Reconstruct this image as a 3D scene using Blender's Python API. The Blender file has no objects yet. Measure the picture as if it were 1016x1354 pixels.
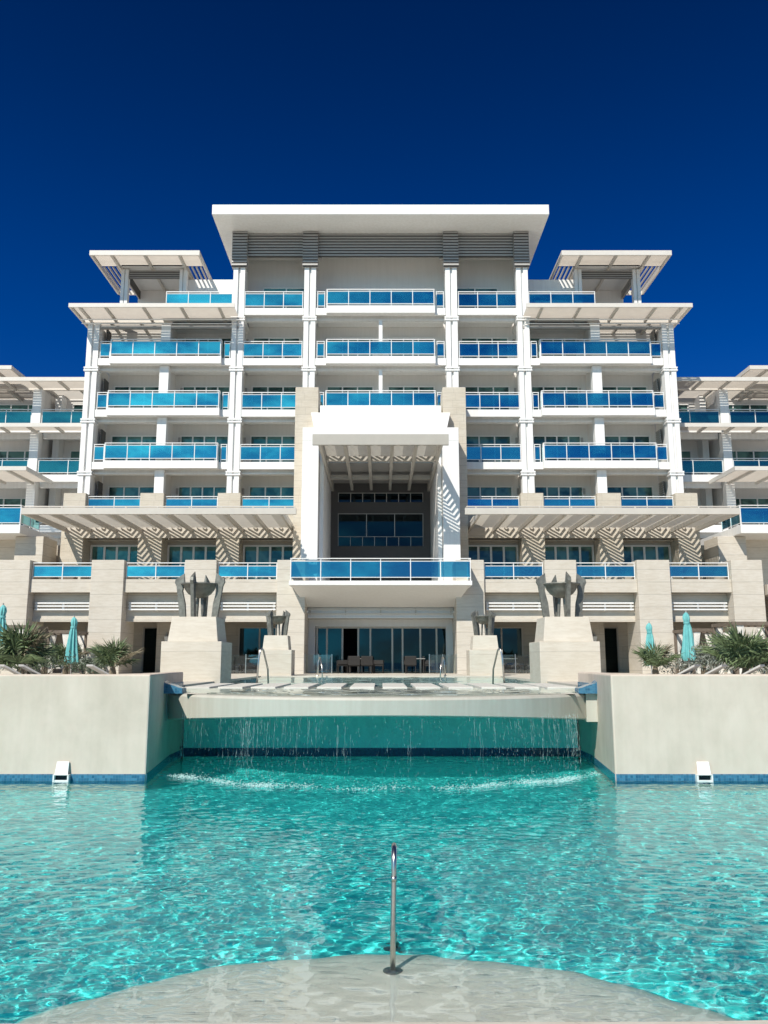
import bpy, math, random
import numpy as np
from math import radians, sin, cos, tan, atan, pi
random.seed(7)
np.random.seed(7)
C = bpy.context.scene
COL = C.collection
EYE = 2.3                      # eye height above the lower pool's water
PITCH = radians(10.06)
FPX = 1116.0                   # focal length in photograph pixels (1016 x 1354)
CXP = 503.5

def at(px, py, Y):
    """photograph pixel + distance -> (X, Z)"""
    xc = (px - CXP) / FPX; yc = (677 - py) / FPX
    t = Y / (cos(PITCH) - yc * sin(PITCH))
    return xc * t, EYE + t * (sin(PITCH) + yc * cos(PITCH))
def zat(py, Y): return at(500, py, Y)[1]
def xat(px, py, Y): return at(px, py, Y)[0]

# ------------------------------------------------------------------ mesh builder
class MB:
    def __init__(s): s.v = []; s.f = []; s.smooth = False
    def add(s, vs, fs):
        n = len(s.v); s.v += [tuple(p) for p in vs]; s.f += [tuple(i + n for i in f) for f in fs]; return s
    def box(s, x0, x1, y0, y1, z0, z1):
        if x0 > x1: x0, x1 = x1, x0
        if y0 > y1: y0, y1 = y1, y0
        if z0 > z1: z0, z1 = z1, z0
        vs = [(x0,y0,z0),(x1,y0,z0),(x1,y1,z0),(x0,y1,z0),(x0,y0,z1),(x1,y0,z1),(x1,y1,z1),(x0,y1,z1)]
        return s.add(vs, [(0,3,2,1),(4,5,6,7),(0,1,5,4),(1,2,6,5),(2,3,7,6),(3,0,4,7)])
    def hexa(s, b, t):
        """bottom quad (ccw from above), top quad"""
        return s.add(list(b) + list(t), [(0,3,2,1),(4,5,6,7),(0,1,5,4),(1,2,6,5),(2,3,7,6),(3,0,4,7)])
    def frustum(s, cx, cy, wx0, wy0, z0, wx1, wy1, z1):
        q = lambda wx, wy, z: [(cx-wx,cy-wy,z),(cx+wx,cy-wy,z),(cx+wx,cy+wy,z),(cx-wx,cy+wy,z)]
        return s.hexa(q(wx0,wy0,z0), q(wx1,wy1,z1))
    def prism(s, poly, axis, a, b):
        """extrude a 2-D polygon along axis 'x','y' or 'z'"""
        m = {'x': lambda p, t: (t, p[0], p[1]), 'y': lambda p, t: (p[0], t, p[1]), 'z': lambda p, t: (p[0], p[1], t)}[axis]
        n = len(poly)
        vs = [m(p, a) for p in poly] + [m(p, b) for p in poly]
        fs = [tuple(range(n)), tuple(range(2*n-1, n-1, -1))] + [(i, i+n, (i+1) % n + n, (i+1) % n) for i in range(n)]
        return s.add(vs, fs)
    def tube(s, pts, r, n=8, caps=True):
        pts = [np.array(p, float) for p in pts]
        rr = r if isinstance(r, (list, tuple)) else [r] * len(pts)
        ring = []; prev = None
        for i, p in enumerate(pts):
            d = (pts[min(i+1, len(pts)-1)] - pts[max(i-1, 0)]); d = d / (np.linalg.norm(d) + 1e-9)
            if prev is None:
                a = np.array((0,0,1.)) if abs(d[2]) < .9 else np.array((1.,0,0))
                u = np.cross(d, a)
            else: u = prev - d * np.dot(prev, d)
            u /= np.linalg.norm(u) + 1e-9; prev = u; w = np.cross(d, u)
            ring.append([tuple(p + rr[i] * (u * cos(2*pi*k/n) + w * sin(2*pi*k/n))) for k in range(n)])
        vs = [q for g in ring for q in g]; fs = []
        for i in range(len(pts)-1):
            for k in range(n):
                a = i*n+k; b = i*n+(k+1) % n
                fs.append((a, b, b+n, a+n))
        if caps: fs.append(tuple(range(n-1, -1, -1))); fs.append(tuple(range(len(vs)-n, len(vs))))
        return s.add(vs, fs)
    def lathe(s, prof, cx, cy, n=24, z0=0):
        vs = []; fs = []
        for (r, z) in prof:
            for k in range(n): vs.append((cx + r*cos(2*pi*k/n), cy + r*sin(2*pi*k/n), z0 + z))
        for i in range(len(prof)-1):
            for k in range(n):
                a = i*n+k; b = i*n+(k+1) % n
                fs.append((a, b, b+n, a+n))
        return s.add(vs, fs)
    def build(s, name, mat, parent=None, smooth=False, bevel=0, world=False):
        me = bpy.data.meshes.new(name)
        off = (0,0,0)
        if parent is not None: off = tuple(parent.matrix_world_loc) if hasattr(parent, 'matrix_world_loc') else LOC.get(parent.name, (0,0,0))
        vs = [(a-off[0], b-off[1], c-off[2]) for a, b, c in s.v] if any(off) else s.v
        me.from_pydata(vs, [], s.f)
        me.update()
        if smooth:
            me.polygons.foreach_set('use_smooth', [True] * len(me.polygons))
        o = bpy.data.objects.new(name, me); COL.objects.link(o)
        if mat: me.materials.append(mat)
        if parent is not None: o.parent = parent; LOC[o.name] = off
        if bevel:
            m = o.modifiers.new('edge', 'BEVEL'); m.width = bevel; m.segments = 2; m.limit_method = 'ANGLE'
        return o
LOC = {}   # world location of each parent (children are built in world coordinates)

def empty(name, loc=(0,0,0), parent=None):
    o = bpy.data.objects.new(name, None); o.empty_display_size = .2; COL.objects.link(o)
    if parent is not None:
        p = LOC.get(parent.name, (0,0,0)); o.parent = parent
        o.location = (loc[0]-p[0], loc[1]-p[1], loc[2]-p[2])
    else: o.location = loc
    LOC[o.name] = tuple(loc)
    return o
def tag(o, label=None, cat=None, group=None, kind=None):
    if label: o['label'] = label
    if cat: o['category'] = cat
    if group: o['group'] = group
    if kind: o['kind'] = kind
    return o
def copy_tree(o, parent=None):
    c = o.copy(); COL.objects.link(c)
    if parent is not None: c.parent = parent
    for ch in list(o.children): copy_tree(ch, c)
    return c

# ------------------------------------------------------------------ materials
def newmat(name):
    m = bpy.data.materials.new(name); m.use_nodes = True
    nt = m.node_tree; nt.nodes.clear()
    out = nt.nodes.new('ShaderNodeOutputMaterial')
    return m, nt, out
def N(nt, t, **kw):
    n = nt.nodes.new(t)
    for k, v in kw.items():
        if k in n.inputs: n.inputs[k].default_value = v
        else: setattr(n, k, v)
    return n
def L(nt, a, b): nt.links.new(a, b)
def math_(nt, op, a, b=None, c=None):
    n = nt.nodes.new('ShaderNodeMath'); n.operation = op
    for i, v in enumerate((a, b, c)):
        if v is None: continue
        if isinstance(v, (int, float)): n.inputs[i].default_value = v
        else: L(nt, v, n.inputs[i])
    return n.outputs[0]
def mixc(nt, fac, a, b, blend='MIX'):
    n = nt.nodes.new('ShaderNodeMix'); n.data_type = 'RGBA'; n.blend_type = blend
    for i, v in ((0, fac), (6, a), (7, b)):
        if isinstance(v, (int, float)): n.inputs[i].default_value = v
        elif isinstance(v, tuple): n.inputs[i].default_value = (*v[:3], 1)
        else: L(nt, v, n.inputs[i])
    return n.outputs[2]
def noise(nt, scale, detail=4, rough=.55, vec=None, dist=0):
    n = N(nt, 'ShaderNodeTexNoise', Scale=scale, Detail=detail, Roughness=rough, Distortion=dist)
    if vec is not None: L(nt, vec, n.inputs['Vector'])
    return n.outputs['Fac']
def ramp(nt, fac, stops):
    n = nt.nodes.new('ShaderNodeValToRGB'); cr = n.color_ramp
    while len(cr.elements) < len(stops): cr.elements.new(.5)
    for e, (p, c) in zip(cr.elements, stops): e.position = p; e.color = (*c[:3], 1)
    L(nt, fac, n.inputs[0]); return n.outputs[0]
def pos(nt): return nt.nodes.new('ShaderNodeNewGeometry').outputs['Position']
def scalev(nt, v, s):
    n = nt.nodes.new('ShaderNodeMapping'); n.inputs['Scale'].default_value = s; L(nt, v, n.inputs[0]); return n.outputs[0]
def principled(nt, out, col, rough=.6, metal=0, spec=.5, bump=None, bstr=.3, bdist=.01):
    p = N(nt, 'ShaderNodeBsdfPrincipled', Roughness=rough, Metallic=metal)
    p.inputs['Specular IOR Level'].default_value = spec
    if isinstance(col, tuple): p.inputs['Base Color'].default_value = (*col[:3], 1)
    else: L(nt, col, p.inputs['Base Color'])
    if bump is not None:
        b = N(nt, 'ShaderNodeBump', Strength=bstr, Distance=bdist); L(nt, bump, b.inputs['Height']); L(nt, b.outputs[0], p.inputs['Normal'])
    L(nt, p.outputs[0], out.inputs[0]); return p

def mat_plain(name, col, rough=.5, metal=0, var=.08, scale=3., spec=.5):
    m, nt, out = newmat(name)
    p = pos(nt); nz = noise(nt, scale, 5, .6, p)
    c = ramp(nt, nz, [(.3, tuple(x*(1-var) for x in col)), (.7, tuple(min(1, x*(1+var*.5)) for x in col))])
    principled(nt, out, c, rough, metal, spec); return m

def mat_paint(name, col, streak=.10):
    m, nt, out = newmat(name)
    p = pos(nt)
    n1 = noise(nt, .6, 5, .6, p); n2 = noise(nt, 1., 4, .6, scalev(nt, p, (6, 6, .35)))
    n3 = noise(nt, 60, 2, .5, p)
    a = ramp(nt, n1, [(.3, tuple(x*.95 for x in col)), (.7, col)])
    s = ramp(nt, n2, [(.42, (1-streak, 1-streak*1.1, 1-streak*1.3)), (.6, (1,1,1))])
    c = mixc(nt, 1., a, s, 'MULTIPLY')
    principled(nt, out, c, .55, bump=n3, bstr=.15, bdist=.004); return m

def mat_stone(name, c1, c2, course=.62, joint=.012, jdark=.62, block=0):
    """pale limestone cladding with horizontal joints, some vertical ones"""
    m, nt, out = newmat(name)
    p = pos(nt)
    sx = nt.nodes.new('ShaderNodeSeparateXYZ'); L(nt, p, sx.inputs[0])
    n1 = noise(nt, .9, 6, .65, p); n2 = noise(nt, 1., 5, .7, scalev(nt, p, (2.2, 2.2, 14))); n3 = noise(nt, 40, 3, .6, p)
    base = ramp(nt, n1, [(.25, c1), (.75, c2)])
    veins = ramp(nt, n2, [(.35, (.9,.88,.85)), (.6, (1,1,1))])
    c = mixc(nt, 1., base, veins, 'MULTIPLY')
    zc = math_(nt, 'DIVIDE', sx.outputs[2], course)
    fr = math_(nt, 'FRACT', zc)
    # tone per course
    row = math_(nt, 'FLOOR', zc)
    wn = nt.nodes.new('ShaderNodeTexWhiteNoise'); wn.noise_dimensions = '1D'; L(nt, row, wn.inputs['W'])
    tone = ramp(nt, wn.outputs['Value'], [(0, (.95,.945,.93)), (1, (1,1,1))])
    c = mixc(nt, 1., c, tone, 'MULTIPLY')
    ln = math_(nt, 'LESS_THAN', fr, joint / course)
    if block:
        xy = math_(nt, 'ADD', sx.outputs[0], sx.outputs[1])
        off = math_(nt, 'MULTIPLY', wn.outputs['Value'], 1.7)
        fx = math_(nt, 'FRACT', math_(nt, 'DIVIDE', math_(nt, 'ADD', xy, off), block))
        ln = math_(nt, 'MAXIMUM', ln, math_(nt, 'LESS_THAN', fx, joint * .7 / block))
    j = ramp(nt, ln, [(0, (1,1,1)), (1, (jdark,)*3)])
    c = mixc(nt, 1., c, j, 'MULTIPLY')
    h = math_(nt, 'SUBTRACT', math_(nt, 'MULTIPLY', n3, .4), ln)
    principled(nt, out, c, .75, bump=h, bstr=.35, bdist=.006, spec=.3); return m

def mat_tiles(name, c1, c2, grout, size=.05, rough=.15):
    m, nt, out = newmat(name)
    p = pos(nt)
    sx = nt.nodes.new('ShaderNodeSeparateXYZ'); L(nt, p, sx.inputs[0])
    cx = nt.nodes.new('ShaderNodeCombineXYZ')
    a = math_(nt, 'DIVIDE', math_(nt, 'ADD', sx.outputs[0], math_(nt, 'MULTIPLY', sx.outputs[1], 1.01)), size); b = math_(nt, 'DIVIDE', sx.outputs[2], size)
    L(nt, math_(nt, 'FLOOR', a), cx.inputs[0]); L(nt, math_(nt, 'FLOOR', b), cx.inputs[1])
    wn = nt.nodes.new('ShaderNodeTexWhiteNoise'); wn.noise_dimensions = '2D'; L(nt, cx.outputs[0], wn.inputs['Vector'])
    col = ramp(nt, wn.outputs['Value'], [(0, c1), (1, c2)])
    g = math_(nt, 'MAXIMUM', math_(nt, 'LESS_THAN', math_(nt, 'FRACT', a), .09), math_(nt, 'LESS_THAN', math_(nt, 'FRACT', b), .09))
    col = mixc(nt, g, col, grout)
    principled(nt, out, col, rough, bump=math_(nt, 'SUBTRACT', 1., g), bstr=.4, bdist=.003); return m

def mat_glass(name, tint, refl, film, film_amt, refl_amt, wob=.0, rough=0.0, vary=0, curtain=None):
    """coated balustrade glass: tinted see-through + a little scattering film + mirror coat"""
    m, nt, out = newmat(name)
    tr = N(nt, 'ShaderNodeBsdfTransparent'); tr.inputs[0].default_value = (*tint, 1)
    df = N(nt, 'ShaderNodeBsdfDiffuse'); df.inputs[0].default_value = (*film, 1)
    gl = N(nt, 'ShaderNodeBsdfGlossy', Roughness=rough); gl.inputs[0].default_value = (*refl, 1)
    if vary:          # film and mirror colours differ at random per pane
        oi = nt.nodes.new('ShaderNodeObjectInfo')
        c = mixc(nt, oi.outputs['Random'], tuple(x*(1-vary) for x in film), tuple(min(1, x*(1+vary)) for x in film)); L(nt, c, df.inputs[0])
        r2 = math_(nt, 'FRACT', math_(nt, 'MULTIPLY', oi.outputs['Random'], 7.31))
        c = mixc(nt, r2, tuple(x*(1-vary*.8) for x in refl), tuple(min(1, x*(1+vary*.35)) for x in refl)); L(nt, c, gl.inputs[0])
    if curtain:
        c = ramp(nt, noise(nt, 1.1, 2, .5, pos(nt)), [(.42, film), (.58, curtain)]); L(nt, c, df.inputs[0])
    if wob:
        nb = noise(nt, .8, 2, .5, pos(nt)); b = N(nt, 'ShaderNodeBump', Strength=wob, Distance=.05); L(nt, nb, b.inputs['Height']); L(nt, b.outputs[0], gl.inputs['Normal'])
    m1 = N(nt, 'ShaderNodeMixShader', Fac=film_amt); L(nt, tr.outputs[0], m1.inputs[1]); L(nt, df.outputs[0], m1.inputs[2])
    fr = N(nt, 'ShaderNodeFresnel', IOR=1.5)
    fac = math_(nt, 'MINIMUM', math_(nt, 'ADD', fr.outputs[0], refl_amt), 1.)
    m2 = N(nt, 'ShaderNodeMixShader'); L(nt, fac, m2.inputs[0]); L(nt, m1.outputs[0], m2.inputs[1]); L(nt, gl.outputs[0], m2.inputs[2])
    L(nt, m2.outputs[0], out.inputs[0]); return m

M = {}
WHITE = M['white'] = mat_paint('white_paint', (.82,.81,.79), .05)
M['white_trim'] = mat_plain('white_trim', (.80,.79,.77), .35, var=.04, scale=8)
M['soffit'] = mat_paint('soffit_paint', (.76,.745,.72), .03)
M['beige'] = mat_plain('beige_metal', (.66,.62,.56), .5, var=.06, scale=2)
M['canopy_beige'] = mat_plain('canopy_beige', (.43,.40,.35), .5, var=.06, scale=2)
M['slab'] = mat_plain('pale_slab_stone', (.62,.60,.545), .7, var=.08, scale=2)
M['slat'] = mat_plain('sunshade_slat', (.54,.50,.45), .5, var=.06, scale=2)
M['shade_taupe'] = mat_plain('shade_taupe_render', (.075,.07,.068), .7, var=.06, scale=2)  # dimness of the portal recess is put into this dark colour
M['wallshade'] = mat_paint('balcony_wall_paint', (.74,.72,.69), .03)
M['greige'] = mat_plain('greige_metal', (.56,.52,.46), .5, var=.06, scale=2)
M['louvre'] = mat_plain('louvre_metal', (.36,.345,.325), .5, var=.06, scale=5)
M['louvre_gap'] = mat_plain('louvre_backing', (.10,.095,.09), .8, var=.06, scale=5)
M['stone'] = mat_stone('limestone_cladding', (.575,.525,.45), (.645,.60,.53), .62, .02, .68)
M['stone_block'] = mat_stone('limestone_blocks', (.57,.51,.42), (.64,.585,.50), .42, .015, .72, block=.85)
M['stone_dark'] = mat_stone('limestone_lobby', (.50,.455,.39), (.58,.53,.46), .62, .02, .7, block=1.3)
M['plaster'] = None
M['balglass'] = mat_glass('blue_balustrade_glass', (.16,.50,.58), (.45,.88,1.), (.008,.20,.32), .16, .42, vary=.35)
M['tealglass'] = mat_glass('teal_balustrade_glass', (.06,.26,.28), (.5,.85,.9), (.01,.10,.13), .35, .14)
M['balglass_clear'] = mat_glass('pale_balustrade_glass', (.25,.55,.58), (.7,.9,1.), (.10,.36,.40), .25, .12, .02)
M['winglass'] = mat_glass('window_glass', (.03,.12,.12), (.6,.85,.88), (.035,.10,.10), .60, .03, curtain=(.16,.34,.31))
M['darkglass'] = mat_glass('dark_glass', (.02,.03,.04), (.28,.42,.5), (.006,.009,.013), .5, .02)
M['portalglass'] = mat_glass('portal_balustrade_glass', (.30,.62,.66), (.40,.85,1.), (.01,.18,.30), .10, .26)
M['lobbyglass'] = mat_glass('lobby_glass', (.08,.15,.17), (.36,.55,.62), (.006,.014,.018), .3, .05)
M['screenglass'] = mat_glass('wind_screen_glass', (.80,.86,.86), (1,1,1), (.5,.5,.5), .03, .03)
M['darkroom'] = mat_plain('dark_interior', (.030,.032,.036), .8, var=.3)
M['bronze'] = mat_plain('weathered_bronze', (.20,.20,.175), .5, .35, var=.4, scale=6)
M['steel'] = mat_plain('stainless_steel', (.62,.59,.54), .28, 1., var=.1, scale=20)
M['timber'] = mat_plain('brown_timber', (.16,.125,.095), .6, var=.25, scale=9)
M['bluetile'] = mat_tiles('blue_mosaic', (.02,.105,.20), (.06,.21,.34), (.10,.20,.27), .052)
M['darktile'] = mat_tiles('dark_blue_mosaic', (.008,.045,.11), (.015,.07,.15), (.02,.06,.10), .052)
# ------------------------------------------------------------------ pool
def mat_plaster():
    m, nt, out = newmat('cream_render')
    p = pos(nt)
    n1 = noise(nt, .8, 7, .62, p, .4); n2 = noise(nt, 3.5, 5, .6, scalev(nt, p, (1,1,.5))); n3 = noise(nt, 90, 3, .6, p)
    n4 = noise(nt, 1., 3, .5, scalev(nt, p, (5, 5, .25)))
    base = ramp(nt, n1, [(.3, (.60,.515,.43)), (.5, (.665,.57,.48)), (.72, (.70,.60,.51))])
    b2 = ramp(nt, n2, [(.3, (.91,.905,.89)), (.7, (1,1,1))])
    b3 = ramp(nt, n4, [(.35, (.955,.96,.95)), (.6, (1,1,1))])
    c = mixc(nt, 1., mixc(nt, 1., base, b2, 'MULTIPLY'), b3, 'MULTIPLY')
    principled(nt, out, c, .8, bump=n3, bstr=.25, bdist=.004, spec=.25); return m
M['plaster'] = mat_plaster()
def mat_poolfloor():
    m, nt, out = newmat('aqua_pool_plaster')
    p = pos(nt)
    n1 = noise(nt, .5, 4, .6, p); n2 = noise(nt, 8, 4, .6, p)
    base = ramp(nt, n1, [(.3, POOLC1), (.7, POOLC2)])
    c = mixc(nt, 1., base, ramp(nt, n2, [(.3, (.9,.9,.9)), (.7, (1,1,1))]), 'MULTIPLY')
    principled(nt, out, c, .8, spec=.2); return m
POOLC1 = (.07,.92,.87); POOLC2 = (.10,.96,.91)
M['poolfloor'] = mat_poolfloor()
M['palefloor'] = mat_plain('pale_aqua_plaster', (.56,.70,.66), .8, var=.06, scale=3)
M['wetrender'] = mat_paint('wet_cream_render', (.52,.50,.435), .07)
def mat_shelf():
    m, nt, out = newmat('sandy_shelf_plaster')
    p = pos(nt); sx = nt.nodes.new('ShaderNodeSeparateXYZ'); L(nt, p, sx.inputs[0])
    a = ramp(nt, noise(nt, 3, 5, .6, p), [(.3, (.72,.665,.59)), (.7, (.76,.705,.63))])
    g = ramp(nt, noise(nt, 160, 2, .6, p), [(.35, (.93,.925,.92)), (.6, (1,1,1))])
    a = mixc(nt, 1., a, g, 'MULTIPLY')
    z = math_(nt, 'ADD', sx.outputs[2], math_(nt, 'MULTIPLY', noise(nt, 5, 4, .6, p), .10))
    n = nt.nodes.new('ShaderNodeMapRange'); n.interpolation_type = 'SMOOTHSTEP'; n.inputs['From Min'].default_value = -.17; n.inputs['From Max'].default_value = -.42; L(nt, z, n.inputs[0])
    principled(nt, out, mixc(nt, n.outputs[0], a, POOLC1), .8, spec=.2); return m
M['shelf'] = mat_shelf()
M['sand'] = mat_plain('beach_sand', (.66,.61,.52), .9, var=.1, scale=.5)
M['deck'] = mat_stone('deck_paving', (.56,.52,.45), (.64,.60,.53), 9., .01, .7, block=.9)
def mat_water(name, tint=(1,1,1)):
    m, nt, out = newmat(name)
    g = N(nt, 'ShaderNodeBsdfGlass', Roughness=0.0, IOR=1.333); g.inputs[0].default_value = (*tint, 1)
    L(nt, g.outputs[0], out.inputs[0]); return m
M['water'] = mat_water('pool_water', (.93,.998,1.))

# lower pool: water surface with real ripples
def waves(X, Y, seed, specs):
    rs = np.random.RandomState(seed); Z = np.zeros_like(X)
    for lam, amp, n in specs:
        for _ in range(n):
            l = lam * rs.uniform(.75, 1.35); th = rs.normal(pi/2, .95); k = 2*pi/l
            ph = rs.uniform(0, 2*pi)
            # slowly drifting phase keeps the crests short and uneven
            dr = 1.3*np.sin(X*rs.uniform(.5,1.6)+rs.uniform(0,6)) + 1.3*np.sin(Y*rs.uniform(.5,1.6)+rs.uniform(0,6))
            Z += amp / math.sqrt(n) * l / lam * np.sin(k*(X*cos(th)+Y*sin(th)) + ph + dr)
    return Z
def grid_mesh(name, xs, ys, Z, mat):
    nx, ny = len(xs), len(ys)
    X, Y = np.meshgrid(xs, ys)
    co = np.stack([X, Y, Z], -1).reshape(-1, 3).astype(np.float32)
    i = np.arange((ny-1)*(nx-1)); r = i // (nx-1); c = i % (nx-1); a = r*nx + c
    q = np.stack([a, a+1, a+1+nx, a+nx], -1).astype(np.int32)
    me = bpy.data.meshes.new(name)
    me.vertices.add(len(co)); me.vertices.foreach_set('co', co.ravel())
    me.loops.add(q.size); me.loops.foreach_set('vertex_index', q.ravel())
    me.polygons.add(len(q)); me.polygons.foreach_set('loop_start', np.arange(0, q.size, 4, dtype=np.int32))
    me.polygons.foreach_set('use_smooth', np.ones(len(q), bool))
    me.update(calc_edges=True); me.validate()
    me.materials.append(mat)
    o = bpy.data.objects.new(name, me); COL.objects.link(o); return o
xs = np.arange(-13.5, 13.51, .034); ys = np.arange(5.80, 22.01, .027)
X, Y = np.meshgrid(xs, ys)
Z = waves(X, Y, 3, [(1.3, .0026, 7), (.55, .0018, 12), (.26, .0023, 20), (.15, .0015, 24), (.10, .0008, 24)])
calm = np.clip((Y - 16.5) / 4, 0, 1); Z *= 1 - .45*calm
shallow = np.hypot(X, Y - 4.75) < 3.05
Z *= 1 - .62/(1+np.exp((np.hypot(X, Y-4.62)-3.1)*6))
water = grid_mesh('pool_water', xs, ys, Z, M['water'])
tag(water, kind='structure')

# pool floor, shelf and coping
FZ = -1.15
o = MB().add([(-13.6,5.6,FZ),(13.6,5.6,FZ),(13.6,22.2,FZ),(-13.6,22.2,FZ)], [(0,1,2,3)]).build('pool_floor', M['poolfloor']); tag(o, kind='structure')
mb = MB(); n = 72
rings = [(0,-.11),(1.8,-.115),(2.55,-.13),(2.74,-.17),(2.88,-.26),(3.04,-.42),(3.25,-.70),(3.45,FZ-.02)]
wb = lambda k, r: r + (.035*sin(k*.55+1)+.025*sin(k*1.37)) * min(1, max(0, r-2.2))
vs = [(wb(k,r)*cos(pi*k/n), 4.62+wb(k,r)*sin(pi*k/n), z) for r, z in rings for k in range(n+1)]
mb.add(vs, [(j*(n+1)+k, (j+1)*(n+1)+k, (j+1)*(n+1)+k+1, j*(n+1)+k+1) for j in range(len(rings)-1) for k in range(n)])
o = mb.build('pool_shelf', M['shelf'], smooth=True); tag(o, kind='structure')
mb = MB()
mb.prism([(-13.6,5.2),(13.6,5.2),(13.6,5.93),(2.75,5.95),(1.8,5.90),(-13.6,5.82)], 'z', FZ-.1, -.10)
o = mb.build('pool_edge', M['poolfloor']); tag(o, kind='structure')
mb = MB(); mb.prism([(-40,-30),(40,-30),(40,5.93),(13.6,5.93),(3.2,5.96),(2.0,5.90),(-13.6,5.80),(-40,5.8)], 'z', -.25, .035)
o = mb.build('pool_deck', M['deck'], bevel=.02); tag(o, kind='structure')
# ------------------------------------------------------------------ hotel
FL = {3: 10.56, 4: 13.74, 5: 16.91, 6: 20.09, 7: 23.26}
YF = 48.0; YB = 50.2; GZ = 1.70; TZ = 6.10
hotel = empty('hotel_building', (0, YF, GZ))
tag(hotel, 'white seven storey hotel with stacked blue glass balconies and a wide flat roof', 'hotel')

def rail_parts(parent, segs, F, h=1.10, tail=.0, g0=.20, rails=(1.08,.95,.17), glass='balglass', postx=.04, name='railing'):
    """segs: list of (p0, p1, npanels) in plan, one railing mesh and one mesh per glass panel"""
    mb = MB(); gl = []
    for (x0, y0), (x1, y1), n in segs:
        dx, dy = x1-x0, y1-y0; ln = math.hypot(dx, dy); ux, uy = dx/ln, dy/ln; nx, ny = -uy, ux
        def bar(a, b, w, z0, z1):
            q = lambda s, e: (x0+ux*s+nx*e, y0+uy*s+ny*e)
            c = [q(a,-w), q(b,-w), q(b,w), q(a,w)]
            mb.hexa([(*p, z0) for p in c], [(*p, z1) for p in c])
        bar(-.03, ln+.03, .032, F+rails[0]-.018, F+rails[0]+.022)
        for r in rails[1:]: bar(0, ln, .020, F+r-.015, F+r+.015)
        for k in range(n+1):
            s = ln*k/n; bar(s-postx/2, s+postx/2, .028, F-tail, F+rails[0]-.03)
        for k in range(n):
            a = ln*k/n + postx*.5+.004; b = ln*(k+1)/n - postx*.5-.004; zt = F+rails[1]-.018; zb = F+rails[-1]+.018
            q = lambda s, e: (x0+ux*s+nx*e, y0+uy*s+ny*e)
            g = MB(); c = [q(a,-.006), q(b,-.006), q(b,.006), q(a,.006)]
            g.hexa([(*p, zb) for p in c], [(*p, zt) for p in c]); gl.append(g)
    r = mb.build(name, M['white_trim'], parent)
    for g in gl: g.build('glass_panel', M[glass], parent)
    return r

def balcony(xa, xb, F, proj=None, npan=3, y=YF, name='balcony', side=0):
    """deck with white fascia, drop beam, pipe and railing.  proj = (x0, x1, depth) of the bumped-out middle"""
    mb = MB()
    mb.box(xa, xb, y, YB+.1, F-.22, F)
    mb.box(xa, xb, y-.06, y+.14, F-.40, F+.03)
    mb.box(xa, xb, y+.42, y+.62, F-.64, F-.22)                 # drop beam
    mb.box(xa, xb, y+.25, y+.29, F-.62, F-.56)                 # blind rail
    b = None
    if proj:
        p0, p1, d = proj
        mb.box(p0, p1, y-d, y-.062, F-.42, F+.034)
    b = mb.build(name, M['white'], hotel)
    if proj:
        yy = y-.03
        segs = []
        if abs(p0-xa) > .2: segs.append(((xa+.1, yy), (p0-.12, yy), 1))
        segs.append(((p0+.05, y-d+.05), (p1-.05, y-d+.05), npan))
        if abs(p1-xb) > .2: segs.append(((p1+.12, yy), (xb-.1, yy), 1))
        segs.append(((p0+.03, y-d+.1), (p0+.03, yy), 1)); segs.append(((p1-.03, y-d+.1), (p1-.03, yy), 1))
    else: segs = [((xa+.06, y-.03), (xb-.06, y-.03), npan)]
    rail_parts(b, segs, F, tail=.16)
    return b

def sliding_door(x0, x1, Y, z0, z1, n, parent=hotel, fw=.07, name='sliding_door', glass='winglass', frame='white_trim', room=True):
    mb = MB()
    mb.box(x0-fw, x1+fw, Y-.07, Y+.02, z1, z1+fw); mb.box(x0-fw, x0, Y-.07, Y+.02, z0, z1); mb.box(x1, x1+fw, Y-.07, Y+.02, z0, z1)
    for k in range(1, n):
        x = x0+(x1-x0)*k/n; mb.box(x-fw*.6, x+fw*.6, Y-.05 - .02*(k % 2), Y+.02, z0, z1)
    o = mb.build(name, M[frame], parent)
    g = MB()
    for k in range(n):
        a = x0+(x1-x0)*k/n; b = x0+(x1-x0)*(k+1)/n; yy = Y-.02 + .012*(k % 2)
        g.box(a+fw*.3, b-fw*.3, yy-.005, yy+.005, z0, z1)
    g.build('pane', M[glass], o)
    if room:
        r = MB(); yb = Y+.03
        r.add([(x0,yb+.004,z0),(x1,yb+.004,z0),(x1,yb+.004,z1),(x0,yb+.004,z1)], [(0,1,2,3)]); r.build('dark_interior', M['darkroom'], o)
    return o

XO0, XO1, XM0, XM1, X20, X21, X30, X31 = 17.56, 16.85, 13.16, 12.60, 8.89, 8.26, 4.63, 3.91

def column(xc, z0, z1, collars, w=.70):
    mb = MB(); s = w*.40
    mb.box(xc-w/2, xc-w/2+s, YF-.1, YF+.45, z0, z1); mb.box(xc+w/2-s, xc+w/2, YF-.1, YF+.45, z0, z1)
    mb.box(xc-w/2+s, xc+w/2-s, YF+.04, YF+.4, z0, z1)
    o = mb.build('column', M['white'], hotel)
    c = MB()
    for z in collars:
        c.box(xc-w/2-.08, xc+w/2+.08, YF-.16, YF+.5, z, z+.09); c.box(xc-w/2-.08, xc+w/2+.08, YF-.16, YF+.5, z+.16, z+.25)
        c.tube([(xc-w/2-.02, YF-.13, z+.09), (xc-w/2-.02, YF-.13, z+.16)], .03, 6); c.tube([(xc+w/2+.02, YF-.13, z+.09), (xc+w/2+.02, YF-.13, z+.16)], .03, 6)
    c.build('collar', M['white_trim'], o)
    return o

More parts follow.
